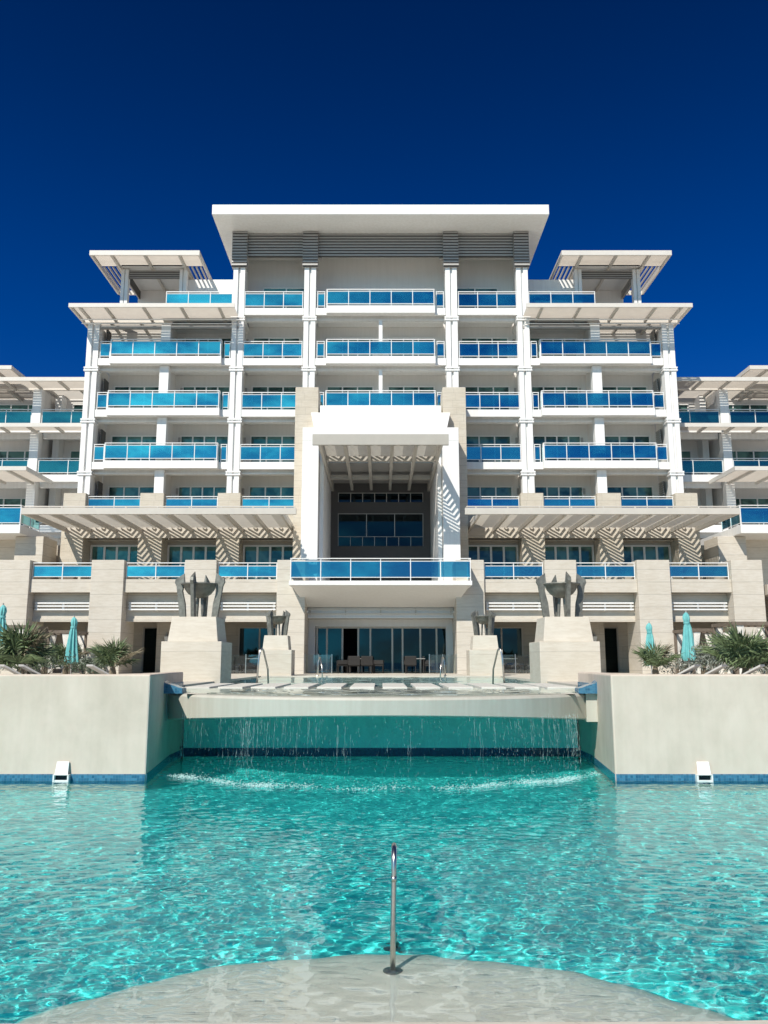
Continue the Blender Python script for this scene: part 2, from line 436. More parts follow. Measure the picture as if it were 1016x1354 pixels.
def louvre_panel(x0, x1, y, z0, z1, depth=.06, pitch=.19, name='louvre', parent=hotel, along='x', mat='louvre'):
    mb = MB(); z = z1
    if along == 'x': pass
    while z > z0+.02:
        zz = max(z-pitch*.66, z0)
        if along == 'x': mb.hexa([(x0,y,zz),(x1,y,zz),(x1,y+depth,zz+.02),(x0,y+depth,zz+.02)], [(x0,y+.03,z),(x1,y+.03,z),(x1,y+depth,z),(x0,y+depth,z)])
        else: mb.box(y, y+depth, x0, x1, zz, z)
        z -= pitch
    lo = mb.build(name, M[mat], parent)
    bk = MB()
    if along == 'x': bk.box(x0, x1, y+depth+.02, y+depth+.05, z0, z1)
    else: bk.box(y+depth+.02, y+depth+.05, x0, x1, z0, z1)
    bk.build('backing', M['louvre_gap'], lo)
    return lo

def slat_roof(x0, x1, y0, y1, z, ribs, fascia=.24, slat_h=.09, pitch=.155, th=.045, parent=hotel, name='pergola', holes=(), rib_h=.26, mat='beige', ribmat=None, edges='lrf'):
    """flat sunshade of close horizontal blades (running in X) on ribs (running in Y); z = underside of the frame"""
    mb = MB()
    mb.box(x0, x1, y0, y0+.10, z, z+fascia)
    if 'b' in edges: mb.box(x0, x1, y1-.1, y1, z, z+fascia)
    if 'l' in edges: mb.box(x0, x0+.10, y0+.102, y1, z, z+fascia)
    if 'r' in edges: mb.box(x1-.10, x1, y0+.102, y1, z, z+fascia)
    o = mb.build(name, M[mat], parent)
    s = MB(); y = y0+.2
    while y < y1-.08:
        s.box(x0+.1, x1-.1, y, y+th, z+fascia-slat_h-.02, z+fascia-.02); y += pitch
    s.build('slats', M['slat'], o)
    for r in ribs:
        rb = MB(); rb.box(r-.07, r+.07, y0+.11, y1-.02, z-.02, z+fascia-slat_h-.03); rb.build('rib', M[ribmat or 'greige'], o)
    return o

for sg in (-1, 1):
    def S(a, b):                       # mirrored x interval
        return (sg*a, sg*b) if sg*a < sg*b else (sg*b, sg*a)
    xo = sg*(XO0+XO1)/2; xm = sg*(XM0+XM1)/2; x2 = sg*(X20+X21)/2; x3 = sg*(X30+X31)/2
    col = [FL[k]-.78 for k in (4,5,6)]
    column(xo, 11.82, 22.35, col); column(x2, 11.82, 25.9, col+[FL[7]-.78]); column(x3, 17.5, 25.9, [FL[6]-.78, FL[7]-.78])
    for k in (3,4,5,6):
        z0 = FL[k] if k > 3 else 11.8
        MB().box(xm-.28, xm+.28, YF-.02, YF+.5, z0, FL[k+1]-.42 if k < 6 else 22.35).build('pier', M['white'], hotel, bevel=.02)
    # decks and rails
    for k in (4,5,6):
        balcony(*S(X20+.01, XO1-.01), FL[k], (*S(9.45, 16.05), .42), 5)
        balcony(*S(X30+.01, X21-.01), FL[k], None, 3)
    balcony(*S(X30+.01, X21-.01), FL[7], None, 3)
    bb = balcony(*S(X20+.01, 13.0), FL[7], None, 3)
    # F3: stone pier heads and low rails between them
    blocks = [(16.84, 18.10), (12.38, 13.73), (8.0, 9.3)]
    for a, b in blocks:
        MB().box(*S(a, b), 47.3, 48.7, TZ, 11.80).build('stone_pier', M['stone_block'], hotel, bevel=.02)
    for a, b in ((13.73, 16.84), (9.3, 12.38), (4.8, 8.0)):
        mb = MB(); p, q = S(a+.004, b-.004)
        mb.box(p, q, 47.55, YB+.1, FL[3]-.25, FL[3]); mb.box(p, q, 47.5, 47.8, 9.30, FL[3]+.03)
        r = mb.build('balcony', M['stone_block'], hotel)
        rail_parts(r, [((p+.06, 47.6), (q-.06, 47.6), 2)], FL[3], tail=0)
        # terrace storey behind the pergola
        mb = MB(); mb.box(p-.01, q+.01, 48.62, 48.9, TZ, 9.3)
        mb.box(p-.01, q+.01, 48.0, 48.1, 9.12, 9.18)
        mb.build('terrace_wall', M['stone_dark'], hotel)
        sliding_door(p+.12, q-.12, 48.60, TZ+.05, 8.87, 4, fw=.10)
    # walls between and behind the balconies
    for k in (3,4,5,6,7):
        F = FL[k]; top = (FL[k+1]-.22) if k < 7 else 28.1
        wa = 16.9 if k < 7 else 8.9
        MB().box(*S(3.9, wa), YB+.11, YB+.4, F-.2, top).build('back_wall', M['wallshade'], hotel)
        doors = [(5.1, 7.95, 3), (9.4, 12.25, 4), (13.75, 16.5, 3)] if k < 7 else [(4.55, 7.4, 2)]
        if k == 6: doors = doors[:2]
        for a, b, n in doors:
            p, q = S(a, b); sliding_door(p, q, YB+.10, F+.02, F+(2.18 if k < 7 else 2.35), n)
        # fins
        fins = [((X20+X21)/2, .30), ((X30+X31)/2, .3)]
        if k < 7: fins += [((XM0+XM1)/2, .22), (17.2, .5)]
        for c, wd in fins:
            zt = top if k < 7 else 28.1
            if k == 6 and c in (17.2,): zt = 22.3
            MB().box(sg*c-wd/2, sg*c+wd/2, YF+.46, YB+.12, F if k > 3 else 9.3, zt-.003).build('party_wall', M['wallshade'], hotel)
        if k < 7:      # air grille by the outer column, wall lamp by the inner ones
            louvre_panel(YF+1.0, YF+1.75, sg*16.84-(.1 if sg > 0 else -.02), F+.9, F+2.3, depth=.05, pitch=.14, name='air_grille', along='y', mat='louvre')
            for xx in (8.35, 12.35):
                MB().box(sg*xx-.07, sg*xx+.07, YB-.02, YB+.1, F+1.75, F+2.1).build('wall_light', M['louvre'], hotel)
    # solid soffit over floor 6 inner bays and main roof ceiling
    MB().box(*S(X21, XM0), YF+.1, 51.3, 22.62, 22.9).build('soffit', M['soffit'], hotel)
    # sunshade over floor 6
    slat_roof(*S(8.45, 18.1), 46.1, YF+.35, 22.55, [sg*v for v in (9.4,11.6,13.8,16.0,17.5)], edges=('lf' if sg < 0 else 'rf'))
    slat_roof(*S(XM1, 18.1), YF+.40, 51.0, 22.55, [sg*v for v in (14.6, 16.4)], edges=('lf' if sg < 0 else 'rf'))
    MB().box(*S(X21, XO1), YF+.0, YF+.2, 22.02, 22.2).build('beam', M['louvre'], hotel)
    mb = MB(); mb.tube([(sg*8.6, 47.6, 22.42), (sg*17.9, 47.6, 22.42)], .04, 8); mb.tube([(sg*8.6, 47.8, 22.25), (sg*17.9, 47.8, 22.25)], .03, 8)
    mb.build('blind_rail', M['white_trim'], hotel)
    # capitals of the outer column
    # roof terrace room
    mb = MB(); mb.box(*S(8.9, 12.55), YB+.1, 54, FL[7]-.05, 26.25); mb.box(*S(8.95, 12.45), 49.1, YB+.1, FL[7]-.05, 24.3)
    mb.build('roof_terrace_room', M['white'], hotel, bevel=.02)
    MB().box(*S(8.7, 13.1), YF+.42, 54, 22.98, FL[7]-.02).build('roof_slab', M['white'], hotel)
    MB().box(*S(13.11, 17.3), 51.1, 54, 22.7, FL[7]-.02).build('roof_slab', M['white'], hotel)
    # pavilion with slatted hat
    pv = slat_roof(*S(10.95, 17.6), 47.5, 53.2, 26.5, [sg*v for v in (12.2, 14.3, 16.3)], name='pavilion_roof', fascia=.3, edges='lrfb')
    # open the side strips: real open grids instead of close blades
    for ch in list(pv.children):
        if ch.name.startswith('slats'): bpy.data.objects.remove(ch)
    s = MB(); y = 47.7
    while y < 49.3: s.box(*S(11.05, 17.5), y, y+.045, 26.66, 26.78); y += .155
    s.build('slats', M['slat'], pv)
    s = MB(); s.box(*S(12.3, 16.2), 49.25, 53.0, 26.62, 26.74); s.build('ceiling', M['soffit'], pv)
    for c0 in (11.25, 16.48):
        s = MB()
        for i in range(4): s.box(*S(c0+.27*i, c0+.27*i+.06), 49.35, 53.05, 26.60, 26.74)
        s.build('slats', M['slat'], pv)
    for c in (12.35, 16.0):
        mb = MB(); mb.box(*S(c-.22, c-.03), 49.4, 49.8, 22.82, 26.5); mb.box(*S(c+.03, c+.22), 49.4, 49.8, 22.82, 26.5); mb.box(*S(c-.03, c+.03), 49.5, 49.75, 22.82, 26.5)
        mb.build('column', M['white'], hotel)
    MB().box(*S(12.1, 16.1), 52.65, 52.9, FL[7], 26.6).build('back_wall', M['wallshade'], hotel)
    louvre_panel(*S(12.55, 15.8), 49.5, 25.95, 26.49, pitch=.15)
    louvre_panel(49.85, 52.6, sg*16.0-.03, 25.95, 26.49, pitch=.15, along='y')
    louvre_panel(*S(12.3, 15.7), 52.5, 23.9, 24.9, pitch=.17)
    # louvre boxes under the main roof
    for c in ((X20+X21)/2, (X30+X31)/2):
        louvre_panel(sg*c-.46, sg*c+.46, 47.70, 25.88, 28.16, name='louvre_box')
        mb = MB(); mb.box(sg*c-.45, sg*c+.45, 47.83, 48.4, 25.88, 28.15); mb.build('louvre_box_core', M['louvre'], hotel)
    louvre_panel(*S(4.74, 8.11), 48.0, 26.65, 28.16)
    MB().box(*S(3.6, 9.0), 48.2, 48.45, 26.65, 26.75).build('beam', M['louvre'], hotel)

# centre bay
for k in (5,6,7):
    balcony(-X31+.01, X31-.01, FL[k], (-3.25, 3.25, .42), 5)
    if k < 7: MB().box(-.11, .11, YF+.1, YF+.4, FL[k], FL[k+1]-.62).build('post', M['white'], hotel)
    F = FL[k]; top = (FL[k+1]-.22) if k < 7 else 28.1
    MB().box(-3.9, 3.9, YB+.11, YB+.4, F-.2, top).build('back_wall', M['wallshade'], hotel)
    if k < 7:
        sliding_door(-3.3, -.5, YB+.10, F+.02, F+2.18, 3); sliding_door(.5, 3.3, YB+.10, F+.02, F+2.18, 3)
louvre_panel(-3.81, 3.81, 48.0, 26.65, 28.16)
# main roof
mb = MB(); mb.box(-9.92, 9.92, 45.8, 57.5, 28.2, 28.83)
rf = mb.build('roof', M['white'], hotel, bevel=.03)
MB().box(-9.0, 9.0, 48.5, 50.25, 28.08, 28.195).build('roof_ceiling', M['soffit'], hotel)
MB().box(-8.4, 8.4, 50.62, 57, 14.2, 28.19).build('core_wall', M['white'], hotel)
MB().box(-8.4, 8.4, 51.75, 57, 1.7, 14.19).build('core_wall', M['white'], hotel)
MB().box(-17.3, -8.41, 50.62, 57, 1.7, 22.95).build('core_wall', M['white'], hotel)
MB().box(8.41, 17.3, 50.62, 57, 1.7, 22.95).build('core_wall', M['white'], hotel)

# central stone piers, portal, canopy
for sg in (-1, 1):
    a, b = sorted((sg*3.5, sg*4.8))
    MB().box(a, b, 45.7, 47.49, TZ, 17.57).build('stone_pier', M['stone_block'], hotel, bevel=.02)
mb = MB()
for sg in (-1, 1):
    mb.box(sg*3.32, sg*4.2, 44.0, 46.0, TZ, 14.0)
    mb.box(sg*3.08, sg*3.30, 44.7, 51.5, TZ, 14.0)
mb.box(-4.2, 4.2, 44.0, 46.0, 14.003, 14.74)
portal = mb.build('portal', M['white'], hotel, bevel=.015)
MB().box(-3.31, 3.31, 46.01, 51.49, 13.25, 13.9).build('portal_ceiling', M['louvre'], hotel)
MB().box(-3.31, 3.31, 51.5, 51.7, TZ, 13.9).build('portal_back_wall', M['shade_taupe'], hotel)
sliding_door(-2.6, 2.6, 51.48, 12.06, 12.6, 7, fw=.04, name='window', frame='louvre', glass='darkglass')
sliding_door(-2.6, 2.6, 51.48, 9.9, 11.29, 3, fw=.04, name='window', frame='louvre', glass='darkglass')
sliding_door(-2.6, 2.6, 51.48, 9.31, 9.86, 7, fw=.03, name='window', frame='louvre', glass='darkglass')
# flared white parapet above the portal
mb = MB()
mb.hexa([(-3.60,44.3,14.76),(3.60,44.3,14.76),(3.60,45.69,14.76),(-3.60,45.69,14.76)], [(-3.88,45.25,15.95),(3.88,45.25,15.95),(3.88,45.69,15.95),(-3.88,45.69,15.95)])
mb.box(-3.4, 3.4, 45.7, 47.5, 14.8, 16.5)
mb.build('parapet', M['white'], hotel, bevel=.02)
# canopy
cn = MB()
cn.box(-3.33, 3.33, 40.0, 40.16, 12.73, 13.27); 
for sg in (-1,1): cn.box(sg*3.06, sg*2.90, 40.162, 51.45, 12.73, 13.20)
canopy = cn.build('canopy', M['canopy_beige'], hotel, bevel=.01)
for x in (-1.75, -.58, .58, 1.75):
    r = MB(); r.box(x-.08, x+.08, 40.17, 51.0, 12.70, 13.02); r.build('rib', M['canopy_beige'], canopy)
for y in (43.6, 48.2):
    r = MB()
    for x0 in (-2.895, -1.665, -.495, .665, 1.835): r.box(x0, x0+(1.06 if abs(x0) > 1.7 else .99), y, y+.28, 12.80, 13.03)
    r.build('cross_rib', M['canopy_beige'], canopy)

def vslats(mb, xa, xb, y0, y1, z0, z1, pitch=.19, th=.06, ap=.72):
    """herringbone blades between two ribs, apex towards the sea"""
    xm = (xa+xb)/2; d = (xb-xa)/2*ap
    y = y0 - d + .02
    while y < y1:
        for (xl, xr, yl, yr) in ((xa, xm, y+d, y), (xm, xb, y, y+d)):
            t0, t1 = 0., 1.
            lo, hi = y0, y1-th
            f = lambda v: (v-yl)/(yr-yl)
            a, b = sorted((f(lo), f(hi)))
            t0, t1 = max(t0, a), min(t1, b)
            if t1 - t0 < .04: continue
            P = lambda t: (xl+(xr-xl)*t, yl+(yr-yl)*t)
            (p, yp), (q, yq) = P(t0), P(t1)
            mb.hexa([(p,yp,z0),(q,yq,z0),(q,yq+th,z0),(p,yp+th,z0)], [(p,yp,z1),(q,yq,z1),(q,yq+th,z1),(p,yp+th,z1)])
        y += pitch
s = MB()
xs_ = (-2.895, -1.75, -.58, .58, 1.75, 2.895)
for i in range(5): vslats(s, xs_[i], xs_[i+1], 40.17, 44.0, 13.08, 13.11, pitch=.235, th=.115)
s.build('slats', M['canopy_beige'], canopy)

# terrace pergolas (herringbone)
for sg in (-1, 1):
    x0, x1 = sorted((sg*17.95, sg*4.84)); xi = sorted((sg*17.95, sg*3.9))
    mb = MB(); mb.box(xi[0] if sg < 0 else sg*4.22, -4.22 if sg < 0 else xi[1], 41.5, 41.66, 9.55, 9.88)
    e = sorted((sg*17.95, sg*17.80)); mb.box(e[0], e[1], 41.662, 47.2, 9.55, 9.85)
    pg = mb.build('pergola', M['greige'], hotel, bevel=.01)
    mb = MB(); mb.tube([(sg*4.3, 41.75, 9.98), (sg*17.9, 41.75, 9.98)], .035, 8)
    for k in range(9): mb.tube([(sg*(4.8+k*1.6), 41.75, 9.86), (sg*(4.8+k*1.6), 41.75, 9.98)], .05, 6)
    mb.build('blind_rail', M['greige'], pg)
    rx = [sg*(17.88-1.437*k) for k in range(10)]
    for x in rx[1:]:
        yb = 47.45
        if abs(x) < 4.84: continue
        r = MB(); r.box(x-.06, x+.06, 41.67, 47.25, 9.50, 9.72); r.build('rib', M['greige'], pg)
    s = MB(); xx = sorted(rx + [sg*4.84])
    for i in range(len(xx)-1): vslats(s, xx[i], xx[i+1], 41.67, 47.25, 9.77, 9.80, pitch=.235, th=.115)
    s.build('slats', M['greige'], pg)
    r = MB(); r.box(*sorted((sg*17.9, sg*4.84)), 47.26, 47.48, 9.20, 9.86); r.build('wall_beam', M['stone'], hotel)

# ---------------------------------------------------------------- podium
PX = [(17.5, 19.05), (12.8, 14.43), (8.19, 9.77), (3.75, 5.16)]
for sg in (-1, 1):
    for i, (a, b) in enumerate(PX):
        p, q = sorted((sg*a, sg*b))
        zt = zat(740.5, 42)
        MB().box(p, q, 41.95, 44.2, GZ-.1, zt).build('stone_pier', M['stone'], hotel, bevel=.02)
    bays = [(5.16, 8.19), (9.77, 12.8), (14.43, 17.5)]
    for bi, (a, b) in enumerate(bays):
        p, q = sorted((sg*a, sg*b)); p += .004; q -= .004
        mb = MB()
        mb.box(p, q, 42.12, 42.5, 5.71, 6.36); mb.box(p, q, 42.5, 48.6, 5.8, TZ)
        mb.box(p, q, 42.75, 43.1, 4.44, 5.71)
        mb.box(p, q, 42.7, 43.2, 4.28, 4.44)
        bal = mb.build('terrace_edge', M['stone'], hotel)
        rail_parts(bal, [((p+.05, 42.25), (q-.05, 42.25), 2)], 6.36, rails=(.83,.68,.14), g0=.1)
        mb = MB()
        for z in (5.20, 5.05, 4.88): mb.box(p+.15, q-.1, 42.50, 42.60, z-.035, z+.035)
        for x in (p+.2, (p+q)/2, q-.2): mb.box(x-.05, x+.05, 42.61, 42.75, 4.82, 5.22)
        mb.build('louvre', M['white_trim'], bal)
    # ground storey walls behind the piers
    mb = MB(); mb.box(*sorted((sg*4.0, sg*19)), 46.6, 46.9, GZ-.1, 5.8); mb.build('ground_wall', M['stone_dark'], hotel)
    MB().box(*sorted((sg*3.7, sg*19)), 43.2, 46.6, 4.75, 4.85).build('ground_ceiling', M['soffit'], hotel)
    def sd(a, b, *r, **k): p, q = sorted((sg*a, sg*b)); return sliding_door(p, q, *r, glass='lobbyglass', **k)
    sd(5.5, 7.7, 46.58, GZ, 4.1, 2, frame='greige')
    sd(9.8, 10.6, 46.58, GZ, 4.1, 1, frame='louvre'); sd(12.0, 12.9, 46.58, GZ, 4.1, 1, frame='louvre')
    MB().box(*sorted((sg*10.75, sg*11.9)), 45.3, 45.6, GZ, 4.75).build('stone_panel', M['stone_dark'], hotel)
    sd(14.3, 15.2, 46.58, GZ, 3.9, 1, frame='louvre')
    MB().box(*sorted((sg*15.3, sg*16.1)), 46.4, 46.58, 3.0, 4.2).build('stone_panel', M['louvre'], hotel)
    MB().box(*sorted((sg*18.98, sg*27)), 47.5, 47.8, GZ-.1, 9.3).build('ground_wall', M['stone'], hotel)
# central balcony
mb = MB(); mb.box(-4.4, 4.4, 40.45, 48.6, 5.91, 6.13)
cb = mb.build('balcony', M['white'], hotel, bevel=.02)
rail_parts(cb, [((-4.33, 40.55), (4.33, 40.55), 6), ((-4.33, 40.6), (-4.33, 41.9), 1), ((4.33, 40.6), (4.33, 41.9), 1)], 6.13, tail=.1, glass='portalglass')
mb = MB(); mb.hexa([(-3.74,43.2,5.05),(3.74,43.2,5.05),(3.74,43.5,5.05),(-3.74,43.5,5.05)], [(-4.3,40.55,5.905),(4.3,40.55,5.905),(4.3,43.5,5.905),(-4.3,43.5,5.905)])
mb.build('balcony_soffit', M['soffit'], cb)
mb = MB(); mb.box(-3.74, 3.74, 43.55, 43.8, 4.55, 5.05); mb.box(-3.74, 3.74, 43.5, 44.9, 4.5, 4.56); mb.box(-3.9, 3.9, 44.9, 45.6, 4.13, 5.0)
for sg in (-1,1): mb.box(sg*3.45, sg*3.9, 44.9, 45.6, GZ-.1, 4.13)
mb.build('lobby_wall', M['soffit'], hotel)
mb = MB()
for z in (4.95, 4.72): mb.box(-3.7, 3.7, 43.40, 43.46, z-.03, z+.03)
for x in (-3.6,-1.8,0,1.8,3.6): mb.box(x-.03, x+.03, 43.47, 43.55, 4.66, 5.0)
mb.build('louvre', M['greige'], hotel)
# lobby glass wall
pxs = [419.5,432.5,453,474,490,519,532.5,556,577.5,591.6]
ed = [xat(p, 860, 45.3) for p in pxs]
fr = MB()
for i, x in enumerate(ed): fr.box(x-.045, x+.045, 45.2, 45.34, GZ, 4.12)
fr.box(ed[0]-.05, ed[-1]+.05, 45.18, 45.36, 4.04, 4.127)
lob = fr.build('glass_front', M['greige'], hotel)
for i in range(len(ed)-1):
    if i == 2: continue       # this leaf stands open
    g = MB(); g.box(ed[i]+.05, ed[i+1]-.05, 45.255+.012*(i % 2), 45.265+.012*(i % 2), GZ, 4.03); g.build('pane', M['lobbyglass'], lob)
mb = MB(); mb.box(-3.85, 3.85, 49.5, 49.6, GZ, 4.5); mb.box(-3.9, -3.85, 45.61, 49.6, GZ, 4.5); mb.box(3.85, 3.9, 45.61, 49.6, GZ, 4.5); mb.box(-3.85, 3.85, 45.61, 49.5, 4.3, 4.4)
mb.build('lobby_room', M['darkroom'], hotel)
# ------------------------------------------------------------------ side wings
def make_wing(sg):
    w = empty('hotel_wing', (sg*22, 51.5, GZ))
    S = lambda a, b: tuple(sorted((sg*a, sg*b)))
    YW = 51.4
    for k in (3,4,5):
        F = FL[k]; top = FL[k+1]-.3
        for (a, b, n) in ((17.6, 21.42, 2), (21.98, 26.9, 3)):
            p, q = S(a, b); p += .004; q -= .004
            mb = MB(); mb.box(p, q, YW, 54.1, F-.22, F); mb.box(p, q, YW-.08, YW+.12, F-.42, F+.03); mb.box(p, q, YW+.5, YW+.7, F-.7, F-.22)
            bl = mb.build('balcony', M['white'], w)
            rail_parts(bl, [((p+.06, YW), (q-.06, YW), n)], F, tail=.1, glass='tealglass')
            MB().box(p-.28, q+.28, 54.12, 54.3, F-.2, top+.1).build('back_wall', M['wallshade'], w)
            if a < 20: d = S(18.2, 20.4)
            else: d = S(22.3, 25.7)
            sliding_door(*d, 54.1, F+.02, F+2.2, 3, parent=w)
        MB().box(*S(21.42, 21.98), YW-.12, YW+.4, F, FL[k+1]-.42 if k < 5 else 19.3).build('column', M['white'], w, bevel=.02)
        MB().box(*S(21.6, 21.82), YW+.41, 54.1, F, top+.05).build('party_wall', M['wallshade'], w)
        MB().box(*S(20.9, 21.3), 53.2, 54.1, F, top+.05).build('party_wall', M['white'], w)
    MB().box(*S(17.5, 27), 54.31, 58, GZ, 19.5).build('core_wall', M['white'], w)
    ribs = [sg*v for v in (18.2, 19.9, 21.6, 23.3, 25.0)]
    slat_roof(*S(17.7, 27), 49.8, YW+.3, 19.35, ribs, parent=w, edges='f')
    slat_roof(*S(17.7, 27), YW+.35, 54.1, 19.38, [sg*v for v in (19.2, 21.2, 23.9)], parent=w, edges='f', pitch=.2)
    slat_roof(*S(17.7, 27), 49.8, YW-.1, 16.42, ribs, parent=w, edges='f')
    slat_roof(*S(20.4, 27), 47.4, YW-.1, 13.15, [sg*v for v in (21.6, 23.3, 25.0)], parent=w, edges='lrf')
    # upper sunshade further out
    slat_roof(*S(23.0, 28), 50.2, 54.5, 20.25, [sg*24.2], parent=w, edges='lrf')
    MB().box(*S(23.2, 28), 54.6, 57, 19.51, 20.25).build('roof_room', M['white'], w)
    # projecting balcony with tall glass
    yb = 45.0
    mb = MB(); mb.box(*S(19.45, 26), yb, 51.3, 9.12, 9.60); 
    bl = mb.build('balcony', M['white'], w, bevel=.02)
    rail_parts(bl, [((sg*19.5, yb+.06), (sg*25.9, yb+.06), 4), ((sg*19.5, yb+.1), (sg*19.5, yb+2.6), 2)], 9.6, rails=(1.06,.93,.1), tail=.1)
    MB().box(*S(18.55, 20.1), 46.0, 48.0, TZ, 9.1).build('stone_pier', M['stone'], w, bevel=.02)
    MB().box(*S(19.3, 27), 42.1, 48, 5.6, TZ).build('terrace_floor', M['stone'], w)
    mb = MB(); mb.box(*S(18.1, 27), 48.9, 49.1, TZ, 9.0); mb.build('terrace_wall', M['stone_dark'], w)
    sliding_door(*S(20.4, 23.4), 48.88, TZ, 8.4, 3, parent=w, frame='louvre')
    MB().box(*S(20.2, 27), 42.1, 42.6, GZ-.1, 6.3).build('stone_wall', M['stone'], w)
    return w
wl = make_wing(-1); tag(wl, 'lower white balcony wing joined to the left side of the tall hotel block', 'hotel wing', 'side wings of the hotel')
wr = make_wing(1); tag(wr, 'lower white balcony wing joined to the right side of the tall hotel block', 'hotel wing', 'side wings of the hotel')
# ------------------------------------------------------------------ front walls, weir, upper pool
WX0, WX1 = 4.60, 5.00
WT = 2.05
UW = 1.66; DZ = 1.72
def wall_x(y): return WX0 + (WX1-WX0) * min(1, max(0, (y-17.2)/3.5))
walls = []
for sg, nm in ((-1, 'left'), (1, 'right')):
    w = MB()
    pl = [(sg*WX0, 17.2), (sg*14.2, 17.2), (sg*14.2, 17.55), (sg*5.25, 17.55), (sg*5.25, 21.8), (sg*WX1, 21.8), (sg*WX1, 20.7)]
    if sg < 0: pl = pl[::-1]
    w.prism(pl, 'z', FZ-.05, WT)
    o = w.build('pool_wall', M['plaster'], bevel=.035)
    walls.append(o)
    t = MB(); t.box(*sorted((sg*(WX0+.02), sg*14.2)), 17.192, 17.22, -.4, .13)
    q = [(sg*(wall_x(y)-.008), y) for y in (17.22, 20.7)] + [(sg*(wall_x(y)+.05), y) for y in (20.7, 17.22)]
    if sg < 0: q = q[::-1]
    t.prism(q, 'z', -.4, .13)
    t.prism([(sg*(WX1-.008), 20.7), (sg*(WX1+.05), 20.7), (sg*(WX1+.05), 21.95), (sg*(WX1-.008), 21.95)][::sg], 'z', -.4, .13)
    t.build('tile_band', M['bluetile'], o)
    # wave shaped tile sill where the weir meets the wall, tile line behind it
    s = MB(); s.prism([(sg*4.42, 1.60), (sg*4.96, 1.60), (sg*4.96, 1.95), (sg*4.90, 1.91), (sg*4.80, 1.83), (sg*4.60, 1.77), (sg*4.50, 1.73), (sg*4.42, 1.72)][::-sg], 'y', 19.22, 19.62)
    s.build('tile_sill', M['bluetile'], o)
    s = MB(); s.box(*sorted((sg*(WX1-.012), sg*(WX1+.03))), 19.63, 21.79, 1.5, 1.80); s.build('tile_band', M['bluetile'], o)
    # skimmer
tag(walls[0], 'tall cream rendered pool wall with blue tile waterline, left of the waterfall', 'pool wall', 'rendered walls flanking the waterfall')
tag(walls[1], 'tall cream rendered pool wall with blue tile waterline, right of the waterfall', 'pool wall', 'rendered walls flanking the waterfall')

def lip_y(x): R = 5.87; return 17.2 + R - math.sqrt(R*R - x*x)
weir = MB(); n = 40; xsl = [-4.86 + 9.46*i/n for i in range(n+1)]
prof = []
for x in xsl:
    y = lip_y(x); zb = 1.22 - .18*(x/4.4)**2
    prof.append([(x, y+.10, 1.60), (x, y+.035, 1.585), (x, y, 1.54), (x, y+.02, zb+.03), (x, y+.06, zb), (x, 21.99, zb), (x, 21.99, 1.60)])
vs = [p for r in prof for p in r]; m_ = 7
fs = [(i*m_+j, i*m_+(j+1) % m_, (i+1)*m_+(j+1) % m_, (i+1)*m_+j) for i in range(n) for j in range(m_)]
fs += [tuple(range(m_-1, -1, -1)), tuple(n*m_+j for j in range(m_))]
weir.add(vs, fs)
weir.box(4.605, WX1-.03, 19.36, 21.98, .98, 1.60); weir.box(-(WX1-.03), -4.865, 19.7, 21.98, .98, 1.60)
wo = weir.build('pool_weir', M['wetrender'], smooth=False)
tag(wo, 'curved cream concrete weir of the upper pool, arching over the shaded grotto', 'weir')
M['grotto'] = mat_plain('water_bounce_render', (.34,.90,.80), .7, var=.12, scale=2)  # teal light bounced off the water is put into the wall colour
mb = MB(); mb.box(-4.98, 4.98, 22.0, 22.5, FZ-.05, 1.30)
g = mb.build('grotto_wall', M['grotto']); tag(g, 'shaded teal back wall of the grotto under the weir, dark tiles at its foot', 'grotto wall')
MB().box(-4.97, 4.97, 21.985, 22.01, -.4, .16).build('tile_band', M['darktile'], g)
mb = MB()
mb.box(-4.98, 4.98, 22.51, 24.6, .4, 1.50); mb.box(-4.98, 4.98, 24.6, 36.0, .4, .55)
mb.box(-4.98, 4.98, 22.0, 22.505, 1.31, 1.50)
o = mb.build('upper_pool_floor', M['palefloor']); tag(o, kind='structure')
o = MB().add([(-4.3,18.9,1.606),(4.3,18.9,1.606),(4.3,22.4,1.606),(-4.3,22.4,1.606)], [(0,1,2,3)]).build('weir_shelf', M['shelf']); tag(o, kind='structure')
# stepping slabs
xs0 = [-4.75 + .80*k for k in range(13)]
for i in range(12):
    a, b = xs0[i], xs0[i+1]-.20
    if i == 11: b = 4.75
    o = MB().box(a, b, 20.9, 24.5, 1.51, 1.70).build('stepping_slab', M['slab'], bevel=.012)
    if i == 0: lab = 'pale stepping slab nearest the left pool wall'
    tag(o, ['pale stepping slab across the upper pool, at its far left end','pale stepping slab across the upper pool, second from the left end','pale stepping slab across the upper pool, third from the left end','pale stepping slab across the upper pool, fourth from the left end','pale stepping slab across the upper pool, fifth from the left end','pale stepping slab across the upper pool, just left of the middle','pale stepping slab across the upper pool, just right of the middle','pale stepping slab across the upper pool, fifth from the right end','pale stepping slab across the upper pool, fourth from the right end','pale stepping slab across the upper pool, third from the right end','pale stepping slab across the upper pool, second from the right end','pale stepping slab across the upper pool, at its far right end'][i], 'stepping slab', 'stepping slabs across the upper pool')
